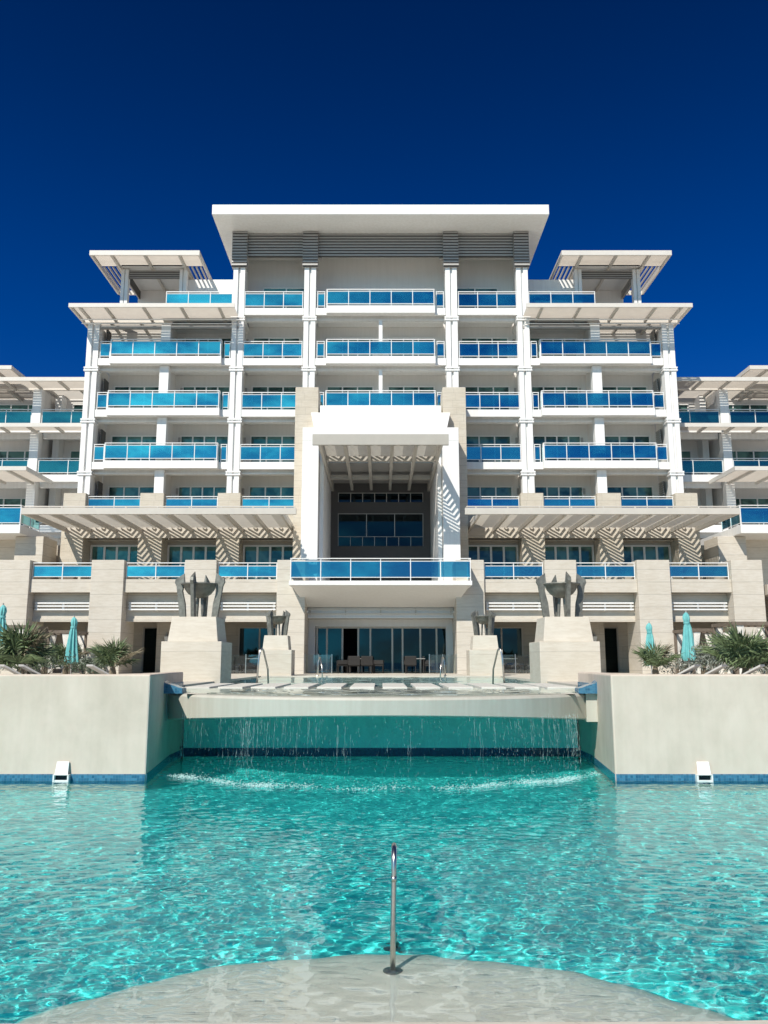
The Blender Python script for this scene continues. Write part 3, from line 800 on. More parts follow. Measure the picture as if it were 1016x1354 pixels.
# upper water
xs = np.arange(-4.95, 4.96, .09); ys = np.arange(17.2, 36.0, .09)
X, Y = np.meshgrid(xs, ys)
Z = UW + waves(X, Y, 9, [(1.0, .006, 7), (.45, .0045, 10)])
lipY = 17.2 + 5.87 - np.sqrt(np.maximum(5.87**2 - X**2, 0))
d = Y - lipY
mask_ok = d > .12
Z = Z - .05*np.exp(-np.maximum(d-.12, 0)/.25)
upw = grid_mesh('upper_pool_water', xs, ys, Z, M['water'])
me = upw.data
import bmesh
bm = bmesh.new(); bm.from_mesh(me); bm.verts.ensure_lookup_table()
mo = mask_ok.ravel(); bad = [bm.verts[i] for i in np.nonzero(~mo)[0]]
bmesh.ops.delete(bm, geom=bad, context='VERTS'); bm.to_mesh(me); bm.free()
tag(upw, kind='structure')

# decks
for sg in (-1, 1):
    pl = [(sg*5.26, 17.56), (sg*45, 17.56), (sg*45, 49), (sg*5.03, 49), (sg*5.03, 21.81), (sg*5.26, 21.81)][::sg]
    o = MB().prism(pl, 'z', .2, DZ).build('sun_deck', M['deck']); tag(o, kind='structure')
o = MB().box(-5.022, 5.022, 36.0, 49, .2, DZ).build('terrace', M['deck']); tag(o, kind='structure')
o = MB().add([(-3000,-3000,-1.4),(3000,-3000,-1.4),(3000,3000,-1.4),(-3000,3000,-1.4)], [(0,1,2,3)]).build('ground', M['sand']); tag(o, kind='structure')
m, nt, out = newmat('sea_water'); principled(nt, out, (.01,.06,.10), .25, spec=.6, bump=noise(nt, .4, 5, .6, pos(nt)), bstr=.6, bdist=.4); M['sea'] = m
o = MB().add([(-3000,-3000,-1.3),(3000,-3000,-1.3),(3000,-75,-1.3),(-3000,-75,-1.3)], [(0,1,2,3)]).build('sea', M['sea']); tag(o, kind='structure')

# falling water and foam
m, nt, out = newmat('falling_water')
df = N(nt, 'ShaderNodeBsdfPrincipled', Roughness=.12); df.inputs['Base Color'].default_value = (.70,.86,.85,1); df.inputs['Transmission Weight'].default_value = .3
tr = N(nt, 'ShaderNodeBsdfTransparent'); mx = N(nt, 'ShaderNodeMixShader', Fac=.45); L(nt, tr.outputs[0], mx.inputs[1]); L(nt, df.outputs[0], mx.inputs[2]); L(nt, mx.outputs[0], out.inputs[0]); M['drops'] = m
rs = random.Random(5); mb = MB()
cl = [(-4.2,.25,1.0),(-3.0,.3,.6),(-2.75,.12,.9),(-2.4,.25,.6),(-1.7,.35,.9),(-.9,.25,.35),(.5,.3,.25),(2.2,.3,.45),(2.9,.25,.5),(3.6,.3,.8),(4.15,.14,1.3)]
def drop(x, y, z, r, l):
    mb.add([(x,y,z+l),(x+r,y,z),(x,y+r,z),(x-r,y,z),(x,y-r,z),(x,y,z-r*1.4)], [(0,1,2),(0,2,3),(0,3,4),(0,4,1),(5,2,1),(5,3,2),(5,4,3),(5,1,4)])
for c, sp, wt in cl:
    for _ in range(int(120*wt)):
        x = max(-4.3, min(4.3, rs.gauss(c, sp))); u = rs.random()
        z = 1.15*(1-u**1.1) ; y = lip_y(x) - .06 - .22*math.sqrt(max(0, 1.15-z)) + rs.gauss(0, .05)
        drop(x, y, max(z, .02), rs.uniform(.0014,.0034), rs.uniform(.01,.09)*(1 if rs.random() < .75 else 2))
for _ in range(500):
    x = rs.uniform(-4.3, 4.3); z = rs.uniform(.03, 1.2); drop(x, lip_y(x)-.06-.22*math.sqrt(max(0,1.15-z))+rs.gauss(0,.06), z, rs.uniform(.0015,.0035), rs.uniform(.01,.05))
for c, sp, wt in cl:
    for _ in range(int(17*wt)):
        x = max(-4.4, min(4.4, rs.gauss(c, sp*.8))); zt = 1.18 - rs.random()**2*.5; zb = max(.02, zt - rs.uniform(.12, .7)); w0 = rs.uniform(.0015, .005); k = 7; y0 = lip_y(x) - .06
        ls = []; ph = rs.uniform(0, 6)
        for i in range(k+1):
            z = zt + (zb-zt)*i/k; ww = w0*(1-.75*i/k)*(.7+.5*math.sin(i*2.3+ph)); yy = y0 - .22*math.sqrt(max(0, 1.18-z)); xx = x + .006*math.sin(i*1.7+ph)
            ls += [(xx-ww, yy, z), (xx, yy-ww, z), (xx+ww, yy, z)]
        mb.add(ls, [(3*i, 3*i+1, 3*i+4, 3*i+3) for i in range(k)] + [(3*i+1, 3*i+2, 3*i+5, 3*i+4) for i in range(k)])
o = mb.build('falling_water', M['drops']); tag(o, 'thin streaks and drops of water falling from the weir lip', 'falling water', kind='stuff')
m, nt, out = newmat('foam'); pp = principled(nt, out, (.55,.80,.78), .5); tr = N(nt, 'ShaderNodeBsdfTransparent'); mx = N(nt, 'ShaderNodeMixShader', Fac=.5); L(nt, tr.outputs[0], mx.inputs[1]); L(nt, pp.outputs[0], mx.inputs[2]); L(nt, mx.outputs[0], out.inputs[0]); M['foam'] = m
mb = MB()
def flake(x, y, r, z):
    k = rs.randint(4, 6); a0 = rs.uniform(0, 6)
    mb.add([(x, y, z+r*.35)] + [(x+r*rs.uniform(.6,1.3)*cos(a0+2*pi*i/k), y+r*.6*rs.uniform(.6,1.2)*sin(a0+2*pi*i/k), z-.004) for i in range(k)], [(0, 1+i, 1+(i+1) % k) for i in range(k)])
def dens(x):
    a = abs(x); s = .25 + 1.0*math.exp(-((a-3.3)/.9)**2) + (.6*math.exp(-((a-2.0)/.5)**2) if x < 0 else .5*math.exp(-((a-2.4)/.7)**2))
    return s * (.55+.45*math.sin(x*5.3+1)*math.sin(x*2.1))
for _ in range(9000):
    x = rs.uniform(-4.55, 4.55)
    if rs.random() > dens(x): continue
    y = lip_y(max(-4.4,min(4.4,x))) - 1.15 + .12*math.sin(x*3.1) + rs.gauss(0, .14) + (rs.expovariate(1/.25) if rs.random() < .25 else 0)
    flake(x, y, rs.uniform(.004,.020), .012 + rs.random()*.03)
o = mb.build('foam', M['foam']); tag(o, 'broken white foam where the cascade meets the lower pool', 'foam', kind='stuff')

# ------------------------------------------------------------------ skimmers
def skimmer(x):
    r = empty('skimmer_box', (x, 17.150, 0))
    t = MB(); z1 = .37
    t.hexa([(x-.13,17.100,.136),(x+.13,17.100,.136),(x+.13,17.125,.136),(x-.13,17.125,.136)], [(x-.12,17.160,z1),(x+.12,17.160,z1),(x+.12,17.185,z1),(x-.12,17.185,z1)])
    t.build('lid', M['white_trim'], r, bevel=.006)
    f = MB()
    for s in (-1, 1): f.box(x+s*.14-.016, x+s*.14+.016, 17.080, 17.190, -.10, .12)
    f.box(x-.156, x+.156, 17.075, 17.190, .121, .134); f.box(x-.125, x+.125, 17.090, 17.110, -.1, .03)
    f.build('frame', M['white_trim'], r, bevel=.004)
    MB().box(x-.125, x+.125, 17.160, 17.188, .03, .12).build('opening', M['darkroom'], r)
    return r
s1 = skimmer(-6.23); tag(s1, 'white skimmer box on the waterline of the left pool wall', 'pool skimmer', 'skimmers at the waterline')
s2 = skimmer(6.32); tag(s2, 'white skimmer box on the waterline of the right pool wall', 'pool skimmer', 'skimmers at the waterline')

# ------------------------------------------------------------------ handrails
def arcpts(p0, p1, p2, n=8):
    return [tuple((1-t)**2*a+2*t*(1-t)*b+t*t*c for a, b, c in zip(p0, p1, p2)) for t in [i/n for i in range(n+1)]]
def big_rail():
    x = .105; r = empty('pool_handrail', (x, 7.0, -.12))
    pts = [(x-.012, 7.00, -.12), (x-.008, 7.02, .3), (x, 7.04, .66)] + arcpts((x, 7.04, .68), (x+.002, 7.05, .86), (x+.005, 7.24, .83), 8)[1:] + [(x+.014, 7.9, .62), (x+.020, 8.35, .42)] + arcpts((x+.020, 8.36, .41), (x+.023, 8.55, .33), (x+.023, 8.56, .15), 6)[1:] + [(x+.023, 8.56, -1.15)]
    mb = MB(); mb.tube(pts, .0215, 16); mb.build('rail', M['steel'], r, smooth=True)
    mb = MB(); mb.tube([(x, 7.036, .60), (x, 7.037, .64)], .024, 16); mb.build('joint', M['steel'], r, smooth=True)
    for (yy, zz) in ((7.0, -.12), (8.56, -1.15)):
        f = MB(); f.lathe([(0,.028),(.035,.028),(.075,.018),(.075,.0)], x-.012 if yy < 8 else x+.004, yy, 24, zz); f.build('flange', M['louvre'], r, smooth=True)
    return r
tag(big_rail(), 'tall stainless steel grab rail standing on the shallow shelf in front', 'handrail')
def small_rail(x, y, z0, h, d):
    r = empty('pool_handrail', (x, y, z0)); s = -1 if x > 0 else 1
    x2 = x + s*.26
    pts = [(x, y, z0)] + [(x + s*.03, y+.05, z0+h*.7)] + arcpts((x+s*.04, y+.08, z0+h*.8), (x+s*.08, y+.12, z0+h*1.08), (x+s*.14, y+d*.4, z0+h*.92), 7) + [(x2-s*.03, y+d, z0+h*.4), (x2, y+d, z0-.3)]
    MB().tube(pts, .026, 10).build('rail', M['steel'], r, smooth=True)
    MB().lathe([(0,.02),(.06,.02),(.07,0)], x, y, 16, z0).build('flange', M['steel'], r)
    return r
hr = [(-3.53,24.55,UW,1.03,.6,'slim steel pool ladder rail by the stepping slabs, in front of the left small pedestal'),(3.53,24.55,UW,1.03,.6,'slim steel pool ladder rail by the stepping slabs, in front of the right small pedestal'),
      (-2.66,36.1,DZ,.78,-.5,'short steel ladder rail at the far pool edge, left end of the lobby doors'),(2.72,36.1,DZ,.78,-.5,'short steel ladder rail at the far pool edge, right end of the lobby doors')]
for a in hr: tag(small_rail(*a[:5]), a[5], 'handrail', 'ladder rails of the upper pool')

# ------------------------------------------------------------------ pedestals and fire bowls
def pedestal(cx, cy, h0, h1, wb, wt0, wt1, label):
    r = empty('stone_pedestal', (cx, cy, 1.6))
    MB().box(cx-wb, cx+wb, cy-wb, cy+wb, 1.45, h0).build('base', M['stone_ped'], r, bevel=.015)
    m2 = MB(); m2.frustum(cx, cy, wt0, wt0, h0+.001, wt1, wt1, h1); m2.build('plinth', M['stone_ped'], r, bevel=.015)
    return tag(r, label, 'pedestal', 'stone pedestals beside the upper pool')
M['stone_ped'] = mat_stone('limestone_pedestal', (.60,.55,.465), (.67,.62,.535), 1.3, .012, .75)
def bowl(cx, cy, z, s, label, rot=0.):
    r = empty('fire_bowl', (cx, cy, z))
    b = MB()
    pr = [(0,.62),(.10,.625),(.22,.66),(.36,.75),(.46,.88),(.52,1.03),(.60,1.04),(.60,1.08),(.50,1.085),(.42,.93),(.3,.80),(.12,.72),(0,.70)]
    b.lathe([(a*s, c*s) for a, c in pr], cx, cy, 32, z); b.build('bowl', M['bronze'], r, smooth=True)
    for k in range(4):
        a = rot + k*pi/2; ux, uy = cos(a), sin(a); nx, ny = -uy, ux
        f = MB(); th = .055*s
        # blade outline in (radius, height): foot, bulging back, pointed tip turned inwards
        ol = [(.42,0),(.62,0),(.68,.45),(.76,1.0),(.82,1.12),(.80,1.22),(.52,1.42),(.50,1.10),(.56,.85),(.46,.45)]
        P = lambda q, e: (cx+ux*q[0]*s+nx*e, cy+uy*q[0]*s+ny*e, z+q[1]*s)
        w0 = .055*s
        vs = [P(q, -w0*(1.0 if q[1] < 1.3 else .25)) for q in ol] + [P(q, w0*(1.0 if q[1] < 1.3 else .25)) for q in ol]; n_ = len(ol)
        f.add(vs, [tuple(range(n_)), tuple(range(2*n_-1, n_-1, -1))] + [(i, i+n_, (i+1) % n_+n_, (i+1) % n_) for i in range(n_)])
        f.build('fin', M['bronze'], r, bevel=.008)
    st = MB(); st.tube([(cx+.12*s, cy, z), (cx+.08*s, cy, z+.66*s)], .05*s, 10); st.tube([(cx-.10*s, cy+.1*s, z), (cx-.06*s, cy+.05*s, z+.66*s)], .05*s, 10); st.build('stem', M['bronze'], r)
    return tag(r, label, 'fire bowl', 'bronze fire bowls on pedestals')
for sg, nm in ((-1, 'left'), (1, 'right')):
    pedestal(sg*5.76, 26.92, 2.91, 3.67, .92, .77, .68, f'large stepped limestone pedestal beside the {nm} edge of the upper pool')
    bowl(sg*5.76, 26.92, 3.67, 1.0, f'weathered bronze fire bowl with upright fins on the large {nm} pedestal', .12*sg)
    pedestal(sg*4.47, 36.95, 2.80, 3.41, .70, .56, .50, f'small stepped limestone pedestal at the far {nm} corner of the upper pool')
    bowl(sg*4.47, 36.95, 3.41, .78, f'weathered bronze fire bowl on the small {nm} pedestal near the lobby', .5*sg)
# ------------------------------------------------------------------ parasols
m, nt, out = newmat('turquoise_canvas')
principled(nt, out, ramp(nt, noise(nt, 7, 4, .6, pos(nt)), [(.3, (.13,.42,.42)), (.7, (.20,.52,.52))]), .85, spec=.1); M['canvas'] = m
def parasol(x, y, H, label, seed):
    rs = random.Random(seed); r = empty('closed_parasol', (x, y, DZ))
    n = 64; prof = [(.0,H),(.045,H-.02),(.10,H-.10),(.125,H-.22),(.10,H-.34),(.085,H-.40),(.12,H-.6),(.15,H-.95),(.17,H-1.25),(.20,H-1.55),(.22,H-1.75),(.185,H-1.80)]
    vs = []; fs = []; ph = [rs.uniform(0, 6) for _ in range(3)]
    for i, (rad, z) in enumerate(prof):
        fold = .0 if i < 2 else .30*min(1, i/7)
        for k in range(n):
            a = 2*pi*k/n; q = 1 + fold*math.cos(8*a+ph[0]+.25*i*.3) + fold*.35*math.sin(3*a+ph[1]+i*.35)
            zz = z + (.05*math.sin(4*a+ph[2]) if i >= 10 else 0)
            vs.append((x + rad*q*cos(a) + .012*math.sin(i*.9+ph[2]), y + rad*q*sin(a), DZ+zz))
    for i in range(len(prof)-1):
        for k in range(n):
            a = i*n+k; b = i*n+(k+1) % n; fs.append((b, a, a+n, b+n))
    MB().add(vs, fs).build('canopy', M['canvas'], r, smooth=True)
    MB().tube([(x, y, DZ+.05), (x, y, DZ+H+.06)], .025, 10).build('pole', M['louvre'], r)
    MB().lathe([(0,.09),(.06,.09),(.24,.05),(.26,0)], x, y, 20, DZ).build('base', M['louvre'], r)
    b = MB(); b.lathe([(.115,H-.44),(.118,H-.37)], x, y, 24, DZ); b.build('strap', M['canvas'], r)
    return tag(r, label, 'parasol', 'closed turquoise parasols on the sun deck')
def deck_xy(px, Y): return xat(px, 870, Y)
parasol(deck_xy(95,34), 34, 2.35, 'closed turquoise parasol in front of the stone pier at left, between the palms', 1)
parasol(deck_xy(-1,29), 29, 2.5, 'closed turquoise parasol cut by the left picture edge, behind the large fan palm', 2)
parasol(deck_xy(861,37), 37, 2.25, 'closed turquoise parasol against the pale stone pier, smaller and nearer the right pedestal', 3)
parasol(deck_xy(911,32.5), 32.5, 2.45, 'closed turquoise parasol before the dark glass at right, the taller one of that side', 4)

# ------------------------------------------------------------------ palms and shrubs
def leafmat(name, c1, c2):
    m, nt, out = newmat(name)
    c = ramp(nt, noise(nt, 9, 4, .6, pos(nt)), [(.3, c1), (.7, c2)])
    p = principled(nt, out, c, .5, spec=.4); return m
M['palm'] = leafmat('palm_leaf', (.07,.11,.05), (.19,.25,.12))
M['palmdry'] = leafmat('dry_palm_leaf', (.16,.14,.09), (.26,.23,.16))
M['shrub'] = leafmat('shrub_leaf', (.05,.075,.045), (.12,.15,.10))
M['greyshrub'] = leafmat('grey_shrub_leaf', (.14,.16,.13), (.26,.28,.24))
M['bark'] = mat_plain('palm_trunk', (.20,.16,.11), .9, var=.35, scale=20)
def fan_palm(x, y, R, nf, label, seed, h0=.35):
    rs = random.Random(seed); r = empty('fan_palm', (x, y, DZ))
    fol = MB(); dry = MB()
    for f in range(nf):
        az = 2*pi*f/nf + rs.uniform(-.3,.3); el = rs.choice([rs.uniform(.25,.8), rs.uniform(.7,1.35), rs.uniform(.9,1.4)])
        L_ = R*rs.uniform(.30,.52); fr = R*rs.uniform(.60,.80)
        d = np.array([cos(az)*cos(el), sin(az)*cos(el), sin(el)]); base = np.array([x, y, DZ+h0])
        tip = base + d*L_ + np.array([0,0,-.05*L_])
        side = np.cross(d, (0,0,1.)); side /= np.linalg.norm(side)+1e-9; up = np.cross(side, d)
        tgt = fol if f >= nf*.15 else dry
        tgt.tube([base, base+d*L_*.5+up*.02, tip], [.016,.012,.008], 5)
        nl = 34
        for k in range(nl):
            a = radians(-125 + 250*k/(nl-1)) + rs.uniform(-.03,.03)
            ll = fr*(1-.35*(abs(a)/2.2)**2)*rs.uniform(.85,1.08)
            u = d*cos(a)+side*sin(a); dip = rs.uniform(.05,.30)
            cup = up*.25*abs(sin(a))
            p1 = tip + (u+cup)*ll*.55; p2 = tip + (u+cup*.6)*ll - np.array([0,0,1])*ll*dip
            w = np.cross(u, up); w /= np.linalg.norm(w)+1e-9; w = w*.5 + up*.5*(1 if k % 2 else -1); w *= .024*R/1.1
            tgt.add([tip, p1-w*1.25, p1+w*1.25, p2], [(0,1,2),(1,3,2)])
    fol.build('fronds', M['palm'], r); dry.build('dry_frond', M['palmdry'], r)
    t = MB(); t.tube([(x,y,DZ-.05),(x,y,DZ+h0*.6),(x,y,DZ+h0+.08)], [.11,.13,.07], 12); t.build('trunk', M['bark'], r)
    return tag(r, label, 'palm', 'low fan palms on the sun deck')
fan_palm(deck_xy(28,24.5), 24.5, 1.42, 22, 'large dark fan palm at the far left end of the sun deck', 11)
fan_palm(deck_xy(150,29), 29, 1.12, 16, 'small fan palm in front of the sconce wall, left of the big pedestal', 12)
fan_palm(deck_xy(88,37), 37, 1.3, 16, 'dark fan palm behind the turquoise parasol on the left deck', 13)
fan_palm(deck_xy(-12,33), 33, 1.5, 16, 'dark fan palm half out of the picture at its left edge', 14)
fan_palm(deck_xy(985,24), 24, 1.38, 24, 'large bright fan palm at the right end of the sun deck', 15)
fan_palm(deck_xy(866,33), 33, 1.08, 15, 'small fan palm below the slim parasol, nearest the right big pedestal', 16)
fan_palm(deck_xy(930,34.5), 34.5, 1.1, 15, 'fan palm half hidden by the taller right parasol', 17)
def shrub(x, y, w, h, mat, label, seed, n=650):
    rs = random.Random(seed); r = empty('shrub', (x, y, DZ)); b = MB(); st = MB()
    cl = [(rs.uniform(-w, w)*.7, rs.uniform(-.5,.5)*.6, rs.uniform(.35,.95)*h) for _ in range(12)]
    for c in cl: st.tube([(x, y, DZ), (x+c[0]*.5, y+c[1]*.5, DZ+c[2]*.5), (x+c[0], y+c[1], DZ+c[2])], [.014,.009,.004], 4)
    for _ in range(n):
        c = rs.choice(cl); q = [rs.gauss(0,.16*w+.05), rs.gauss(0,.16), rs.gauss(0,.15*h)]
        p = np.array([x+c[0]+q[0], y+c[1]+q[1], max(DZ+.03, DZ+c[2]+q[2])])
        a = np.array([rs.gauss(0,1) for _ in range(3)]); a /= np.linalg.norm(a); bb = np.cross(a, [rs.gauss(0,1) for _ in range(3)]); bb /= np.linalg.norm(bb)+1e-9
        l = rs.uniform(.05,.10); ww = l*.28
        b.add([p-a*l, p+bb*ww, p+a*l, p-bb*ww], [(0,1,2,3)])
    b.build('foliage', M[mat], r); st.build('stem', M['bark'], r)
    return tag(r, label, 'shrub', 'shrubs on the sun deck')
shrub(deck_xy(62,33), 33, 1.0, .85, 'shrub', 'dark green shrub between the two largest left palms', 21)
shrub(deck_xy(112,32), 32, .8, .65, 'shrub', 'low green shrub right of the left parasol foot', 22)
shrub(deck_xy(128,36), 36, .8, .8, 'greyshrub', 'grey green shrub behind the small left fan palm', 23)
shrub(deck_xy(893,34), 34, .8, .75, 'greyshrub', 'grey green shrub between the two right parasols', 24)
shrub(deck_xy(948,30), 30, .9, 1.0, 'greyshrub', 'silvery shrub just left of the large right fan palm', 25, 1200)
shrub(deck_xy(1012,29), 29, .8, 1.1, 'greyshrub', 'silvery shrub at the right picture edge behind the palm', 26)

# ------------------------------------------------------------------ loungers
m = mat_plain('sling_fabric', (.50,.48,.45), .8, var=.1, scale=30); M['sling'] = m
def lounger(x, y, rot, label, lift=.5):
    r = empty('sun_lounger', (x, y, DZ))
    c, s = cos(rot), sin(rot)
    T = lambda a, b, z: (x+a*c-b*s, y+a*s+b*c, DZ+z)
    def bx(a0,a1,b0,b1,z0,z1,zz0=None,zz1=None):
        zz0 = z0 if zz0 is None else zz0; zz1 = z1 if zz1 is None else zz1
        return MB().hexa([T(a0,b0,z0),T(a1,b0,z0),T(a1,b1,zz0),T(a0,b1,zz0)], [T(a0,b0,z1),T(a1,b0,z1),T(a1,b1,zz1),T(a0,b1,zz1)])
    bx(-.28,.28,-.45,.95,.17,.21).build('seat', M['sling'], r)
    bx(-.28,.28,-1.02,-.46,lift,lift+.05,.17,.21).build('backrest', M['sling'], r)
    f = MB()
    for a in (-.34,.34): f.tube([T(a,-.95,.15), T(a,.98,.15)], .018, 6)
    f.build('frame', M['white_trim'], r)
    for a in (-.34,.34):
        for b_ in (-.7,.8): MB().tube([T(a,b_,0), T(a,b_,.15)], .018, 6).build('leg', M['white_trim'], r)
    return tag(r, label, 'sun lounger', 'sun loungers lined behind the pool wall')
for px, Y, lab in ((16,22,'sun lounger at the foot of the large left palm, outermost'),(56,22,'sun lounger just right of the large left palm'),(80,22.3,'sun lounger between the left palm and the left parasol'),(168,22.5,'sun lounger in front of the small left fan palm, alone'),
                   (872,22.4,'sun lounger in front of the smaller right parasol, alone'),(906,22,'sun lounger below the taller right parasol'),(955,22,'sun lounger left of the large right palm'),(1006,21.8,'sun lounger under the large right palm at the picture edge')):
    lounger(xat(px, 886, Y+1), Y+1, -.95 if px < 500 else .95, lab, .46)

# ------------------------------------------------------------------ cabanas
M['curtain'] = mat_plain('white_curtain', (.72,.70,.66), .9, var=.05)
def cabana(x0, x1, y0, y1, z1, label):
    r = empty('cabana', ((x0+x1)/2, y0, DZ)); f = MB()
    f.box(x0-.1, x1+.1, y0-.06, y0+.06, z1-.14, z1); f.box(x0-.1, x1+.1, y1-.06, y1+.06, z1-.14, z1)
    f.box(x0-.06, x0+.06, y0+.061, y1-.061, z1-.14, z1-.002); f.box(x1-.06, x1+.06, y0+.061, y1-.061, z1-.14, z1-.002)
    k = x0+.3
    while k < x1-.15: f.box(k-.03, k+.03, y0+.061, y1-.061, z1-.10, z1-.01); k += .3
    f.build('roof_frame', M['timber'], r)
    for x in (x0, x1):
        for y in (y0, y1):
            MB().box(x-.055, x+.055, y-.055, y+.055, DZ, z1-.141).build('post', M['timber'], r)
            cu = MB(); n = 18; rows = [(z1-.16,.34),(z1-.7,.24),(DZ+1.05,.10),(DZ+.5,.2),(DZ+.05,.26)]; sx = 1 if x == x0 else -1
            vs = [(x+sx*(.07+w*i/n), y+.03*sin(i*2.1), z) for z, w in rows for i in range(n+1)]
            cu.add(vs, [(j*(n+1)+i, j*(n+1)+i+1, (j+1)*(n+1)+i+1, (j+1)*(n+1)+i) for j in range(len(rows)-1) for i in range(n)])
            cu.build('curtain', M['curtain'], r, smooth=True)
    b = MB(); b.box(x0+.2, x1-.2, y0+.3, y1-.2, DZ+.25, DZ+.45); b.build('daybed', M['sling'], r, bevel=.03)
    return tag(r, label, 'cabana', 'timber cabanas with white curtains')
X_ = lambda px, Y: xat(px, 840, Y)
cabana(X_(-35,37), X_(34,37), 37, 39.2, zat(826.5,37), 'brown timber cabana with tied curtains at the left picture edge')
cabana(X_(42,39.2), X_(94,39.2), 39.2, 41.2, zat(833.5,39.2), 'lower brown timber cabana behind the left parasol')
cabana(X_(972,36), X_(1045,36), 36, 38.2, zat(822,36), 'brown timber cabana above the large right palm, cut by the picture edge')
cabana(X_(915,39), X_(968,39), 39, 41.2, zat(831,39), 'lower brown timber cabana beside the taller right parasol')

# ------------------------------------------------------------------ wall sconces, glass screens, dining furniture, terrace cabinets
for sg, nm in ((-1,'left'),(1,'right')):
    x = sg*11.32; r = empty('wall_sconce', (x, 45.25, 3.45))
    MB().box(x-.09, x+.09, 45.24, 45.298, 3.2, 3.75).build('back_plate', M['louvre'], r)
    g = MB(); g.frustum(x, 45.15, .07, .07, 3.35, .13, .10, 3.62); g.build('lamp_glass', M['white_trim'], r)
    g = MB(); g.box(x-.17, x+.17, 45.08, 45.23, 3.28, 3.34); g.box(x-.02, x+.02, 45.12, 45.2, 3.62, 3.85); g.build('bracket', M['louvre'], r)
    tag(r, f'dark metal wall sconce on the grey stone panel, {nm} side', 'wall lamp', 'sconces on the ground storey')
def screen(x0, x1, y, label):
    r = empty('glass_screen', ((x0+x1)/2, y, DZ)); n = max(2, round((x1-x0)/1.3))
    for k in range(n+1):
        x = x0+(x1-x0)*k/n; MB().box(x-.02, x+.02, y-.02, y+.02, DZ, DZ+.95).build('post', M['steel'], r)
        if k < n: MB().box(x+.03, x0+(x1-x0)*(k+1)/n-.03, y-.005, y+.005, DZ+.05, DZ+.92).build('glass_panel', M['screenglass'], r)
    return tag(r, label, 'glass screen', 'low glass screens around the terrace')
screen(-3.72, -2.4, 42.2, 'low glass screen before the lobby doors, left end'); screen(2.4, 3.72, 42.2, 'low glass screen before the lobby doors, right end')
screen(-8.1, -5.2, 42.3, 'low glass screen between the stone piers left of the lobby'); screen(5.2, 8.1, 42.3, 'low glass screen between the stone piers right of the lobby')
M['wicker'] = mat_plain('dark_wicker', (.026,.023,.021), .7, var=.4, scale=40)
M['tabletop'] = mat_plain('grey_tabletop', (.30,.29,.27), .4, var=.1)
def armchair(x, y, rot, label):
    r = empty('wicker_armchair', (x, y, DZ)); c, s = cos(rot), sin(rot)
    T = lambda a, b, z: (x+a*c-b*s, y+a*s+b*c, DZ+z)
    def bx(a0,a1,b0,b1,z0,z1,lean=0): return MB().hexa([T(a0,b0,z0),T(a1,b0,z0),T(a1,b1,z0),T(a0,b1,z0)], [T(a0,b0+lean,z1),T(a1,b0+lean,z1),T(a1,b1+lean,z1),T(a0,b1+lean,z1)])
    bx(-.27,.27,-.26,.26,.36,.45).build('seat', M['wicker'], r, bevel=.02); bx(-.29,.29,.24,.30,.40,.86,.06).build('backrest', M['wicker'], r, bevel=.02)
    for a in (-.30,.27): bx(a,a+.05,-.25,.24,.45,.66).build('armrest', M['wicker'], r, bevel=.01)
    for a in (-.25,.25):
        for b_ in (-.23,.23): MB().tube([T(a,b_,0), T(a,b_,.37)], .022, 6).build('leg', M['wicker'], r)
    return tag(r, label, 'armchair', 'dark wicker armchairs at the tables')
def table(x, y, w, label):
    r = empty('dining_table', (x, y, DZ))
    MB().box(x-w, x+w, y-.4, y+.4, .71+DZ, .75+DZ).build('tabletop', M['tabletop'], r, bevel=.01)
    for a in (-w+.08, w-.08):
        for b_ in (-.33,.33): MB().box(x+a-.025, x+a+.025, y+b_-.025, y+b_+.025, DZ, DZ+.709).build('leg', M['wicker'], r)
    return tag(r, label, 'table', 'outdoor dining tables')
table(-1.05, 43.6, .55, 'dining table before the lobby, in front of the open glass leaf'); table(1.75, 43.6, .5, 'dining table before the lobby, right of the middle doors')
for x, y, rt, lab in ((-1.95,43.5,-1.4,'wicker armchair at the left end of the left lobby table'),(-1.3,42.9,3.1,'wicker armchair before the left lobby table, left seat'),(-.7,42.9,3.2,'wicker armchair before the left lobby table, right seat'),(-.1,43.6,1.5,'wicker armchair between the two lobby tables'),
                      (1.5,42.9,3.1,'wicker armchair before the right lobby table'),(2.5,43.6,1.5,'wicker armchair at the right end of the right lobby table')):
    armchair(x, y, rt, lab)
for sg, nm in ((-1,'left'),(1,'right')):
    table(sg*6.6, 44.0, .6, f'dining table in the shaded bay {nm} of the lobby')
    armchair(sg*5.8, 43.8, 2.9, f'wicker armchair near the lobby pier in the {nm} shaded bay'); armchair(sg*7.2, 43.9, 3.3, f'wicker armchair beside the large pedestal side of the {nm} shaded bay')
    # timber service cabinet on the terrace
    x = sg*16.3; r = empty('service_cabinet', (x, 44.0, TZ))
    MB().box(x-.38, x+.38, 43.7, 44.3, TZ, TZ+1.1).build('body', M['timber'], r, bevel=.01); MB().frustum(x, 44.0, .52, .42, TZ+1.1, .46, .36, TZ+1.18).build('top', M['timber'], r)
    tag(r, f'brown timber service cabinet behind the outermost {nm} terrace rail', 'cabinet', 'service cabinets on the terrace')
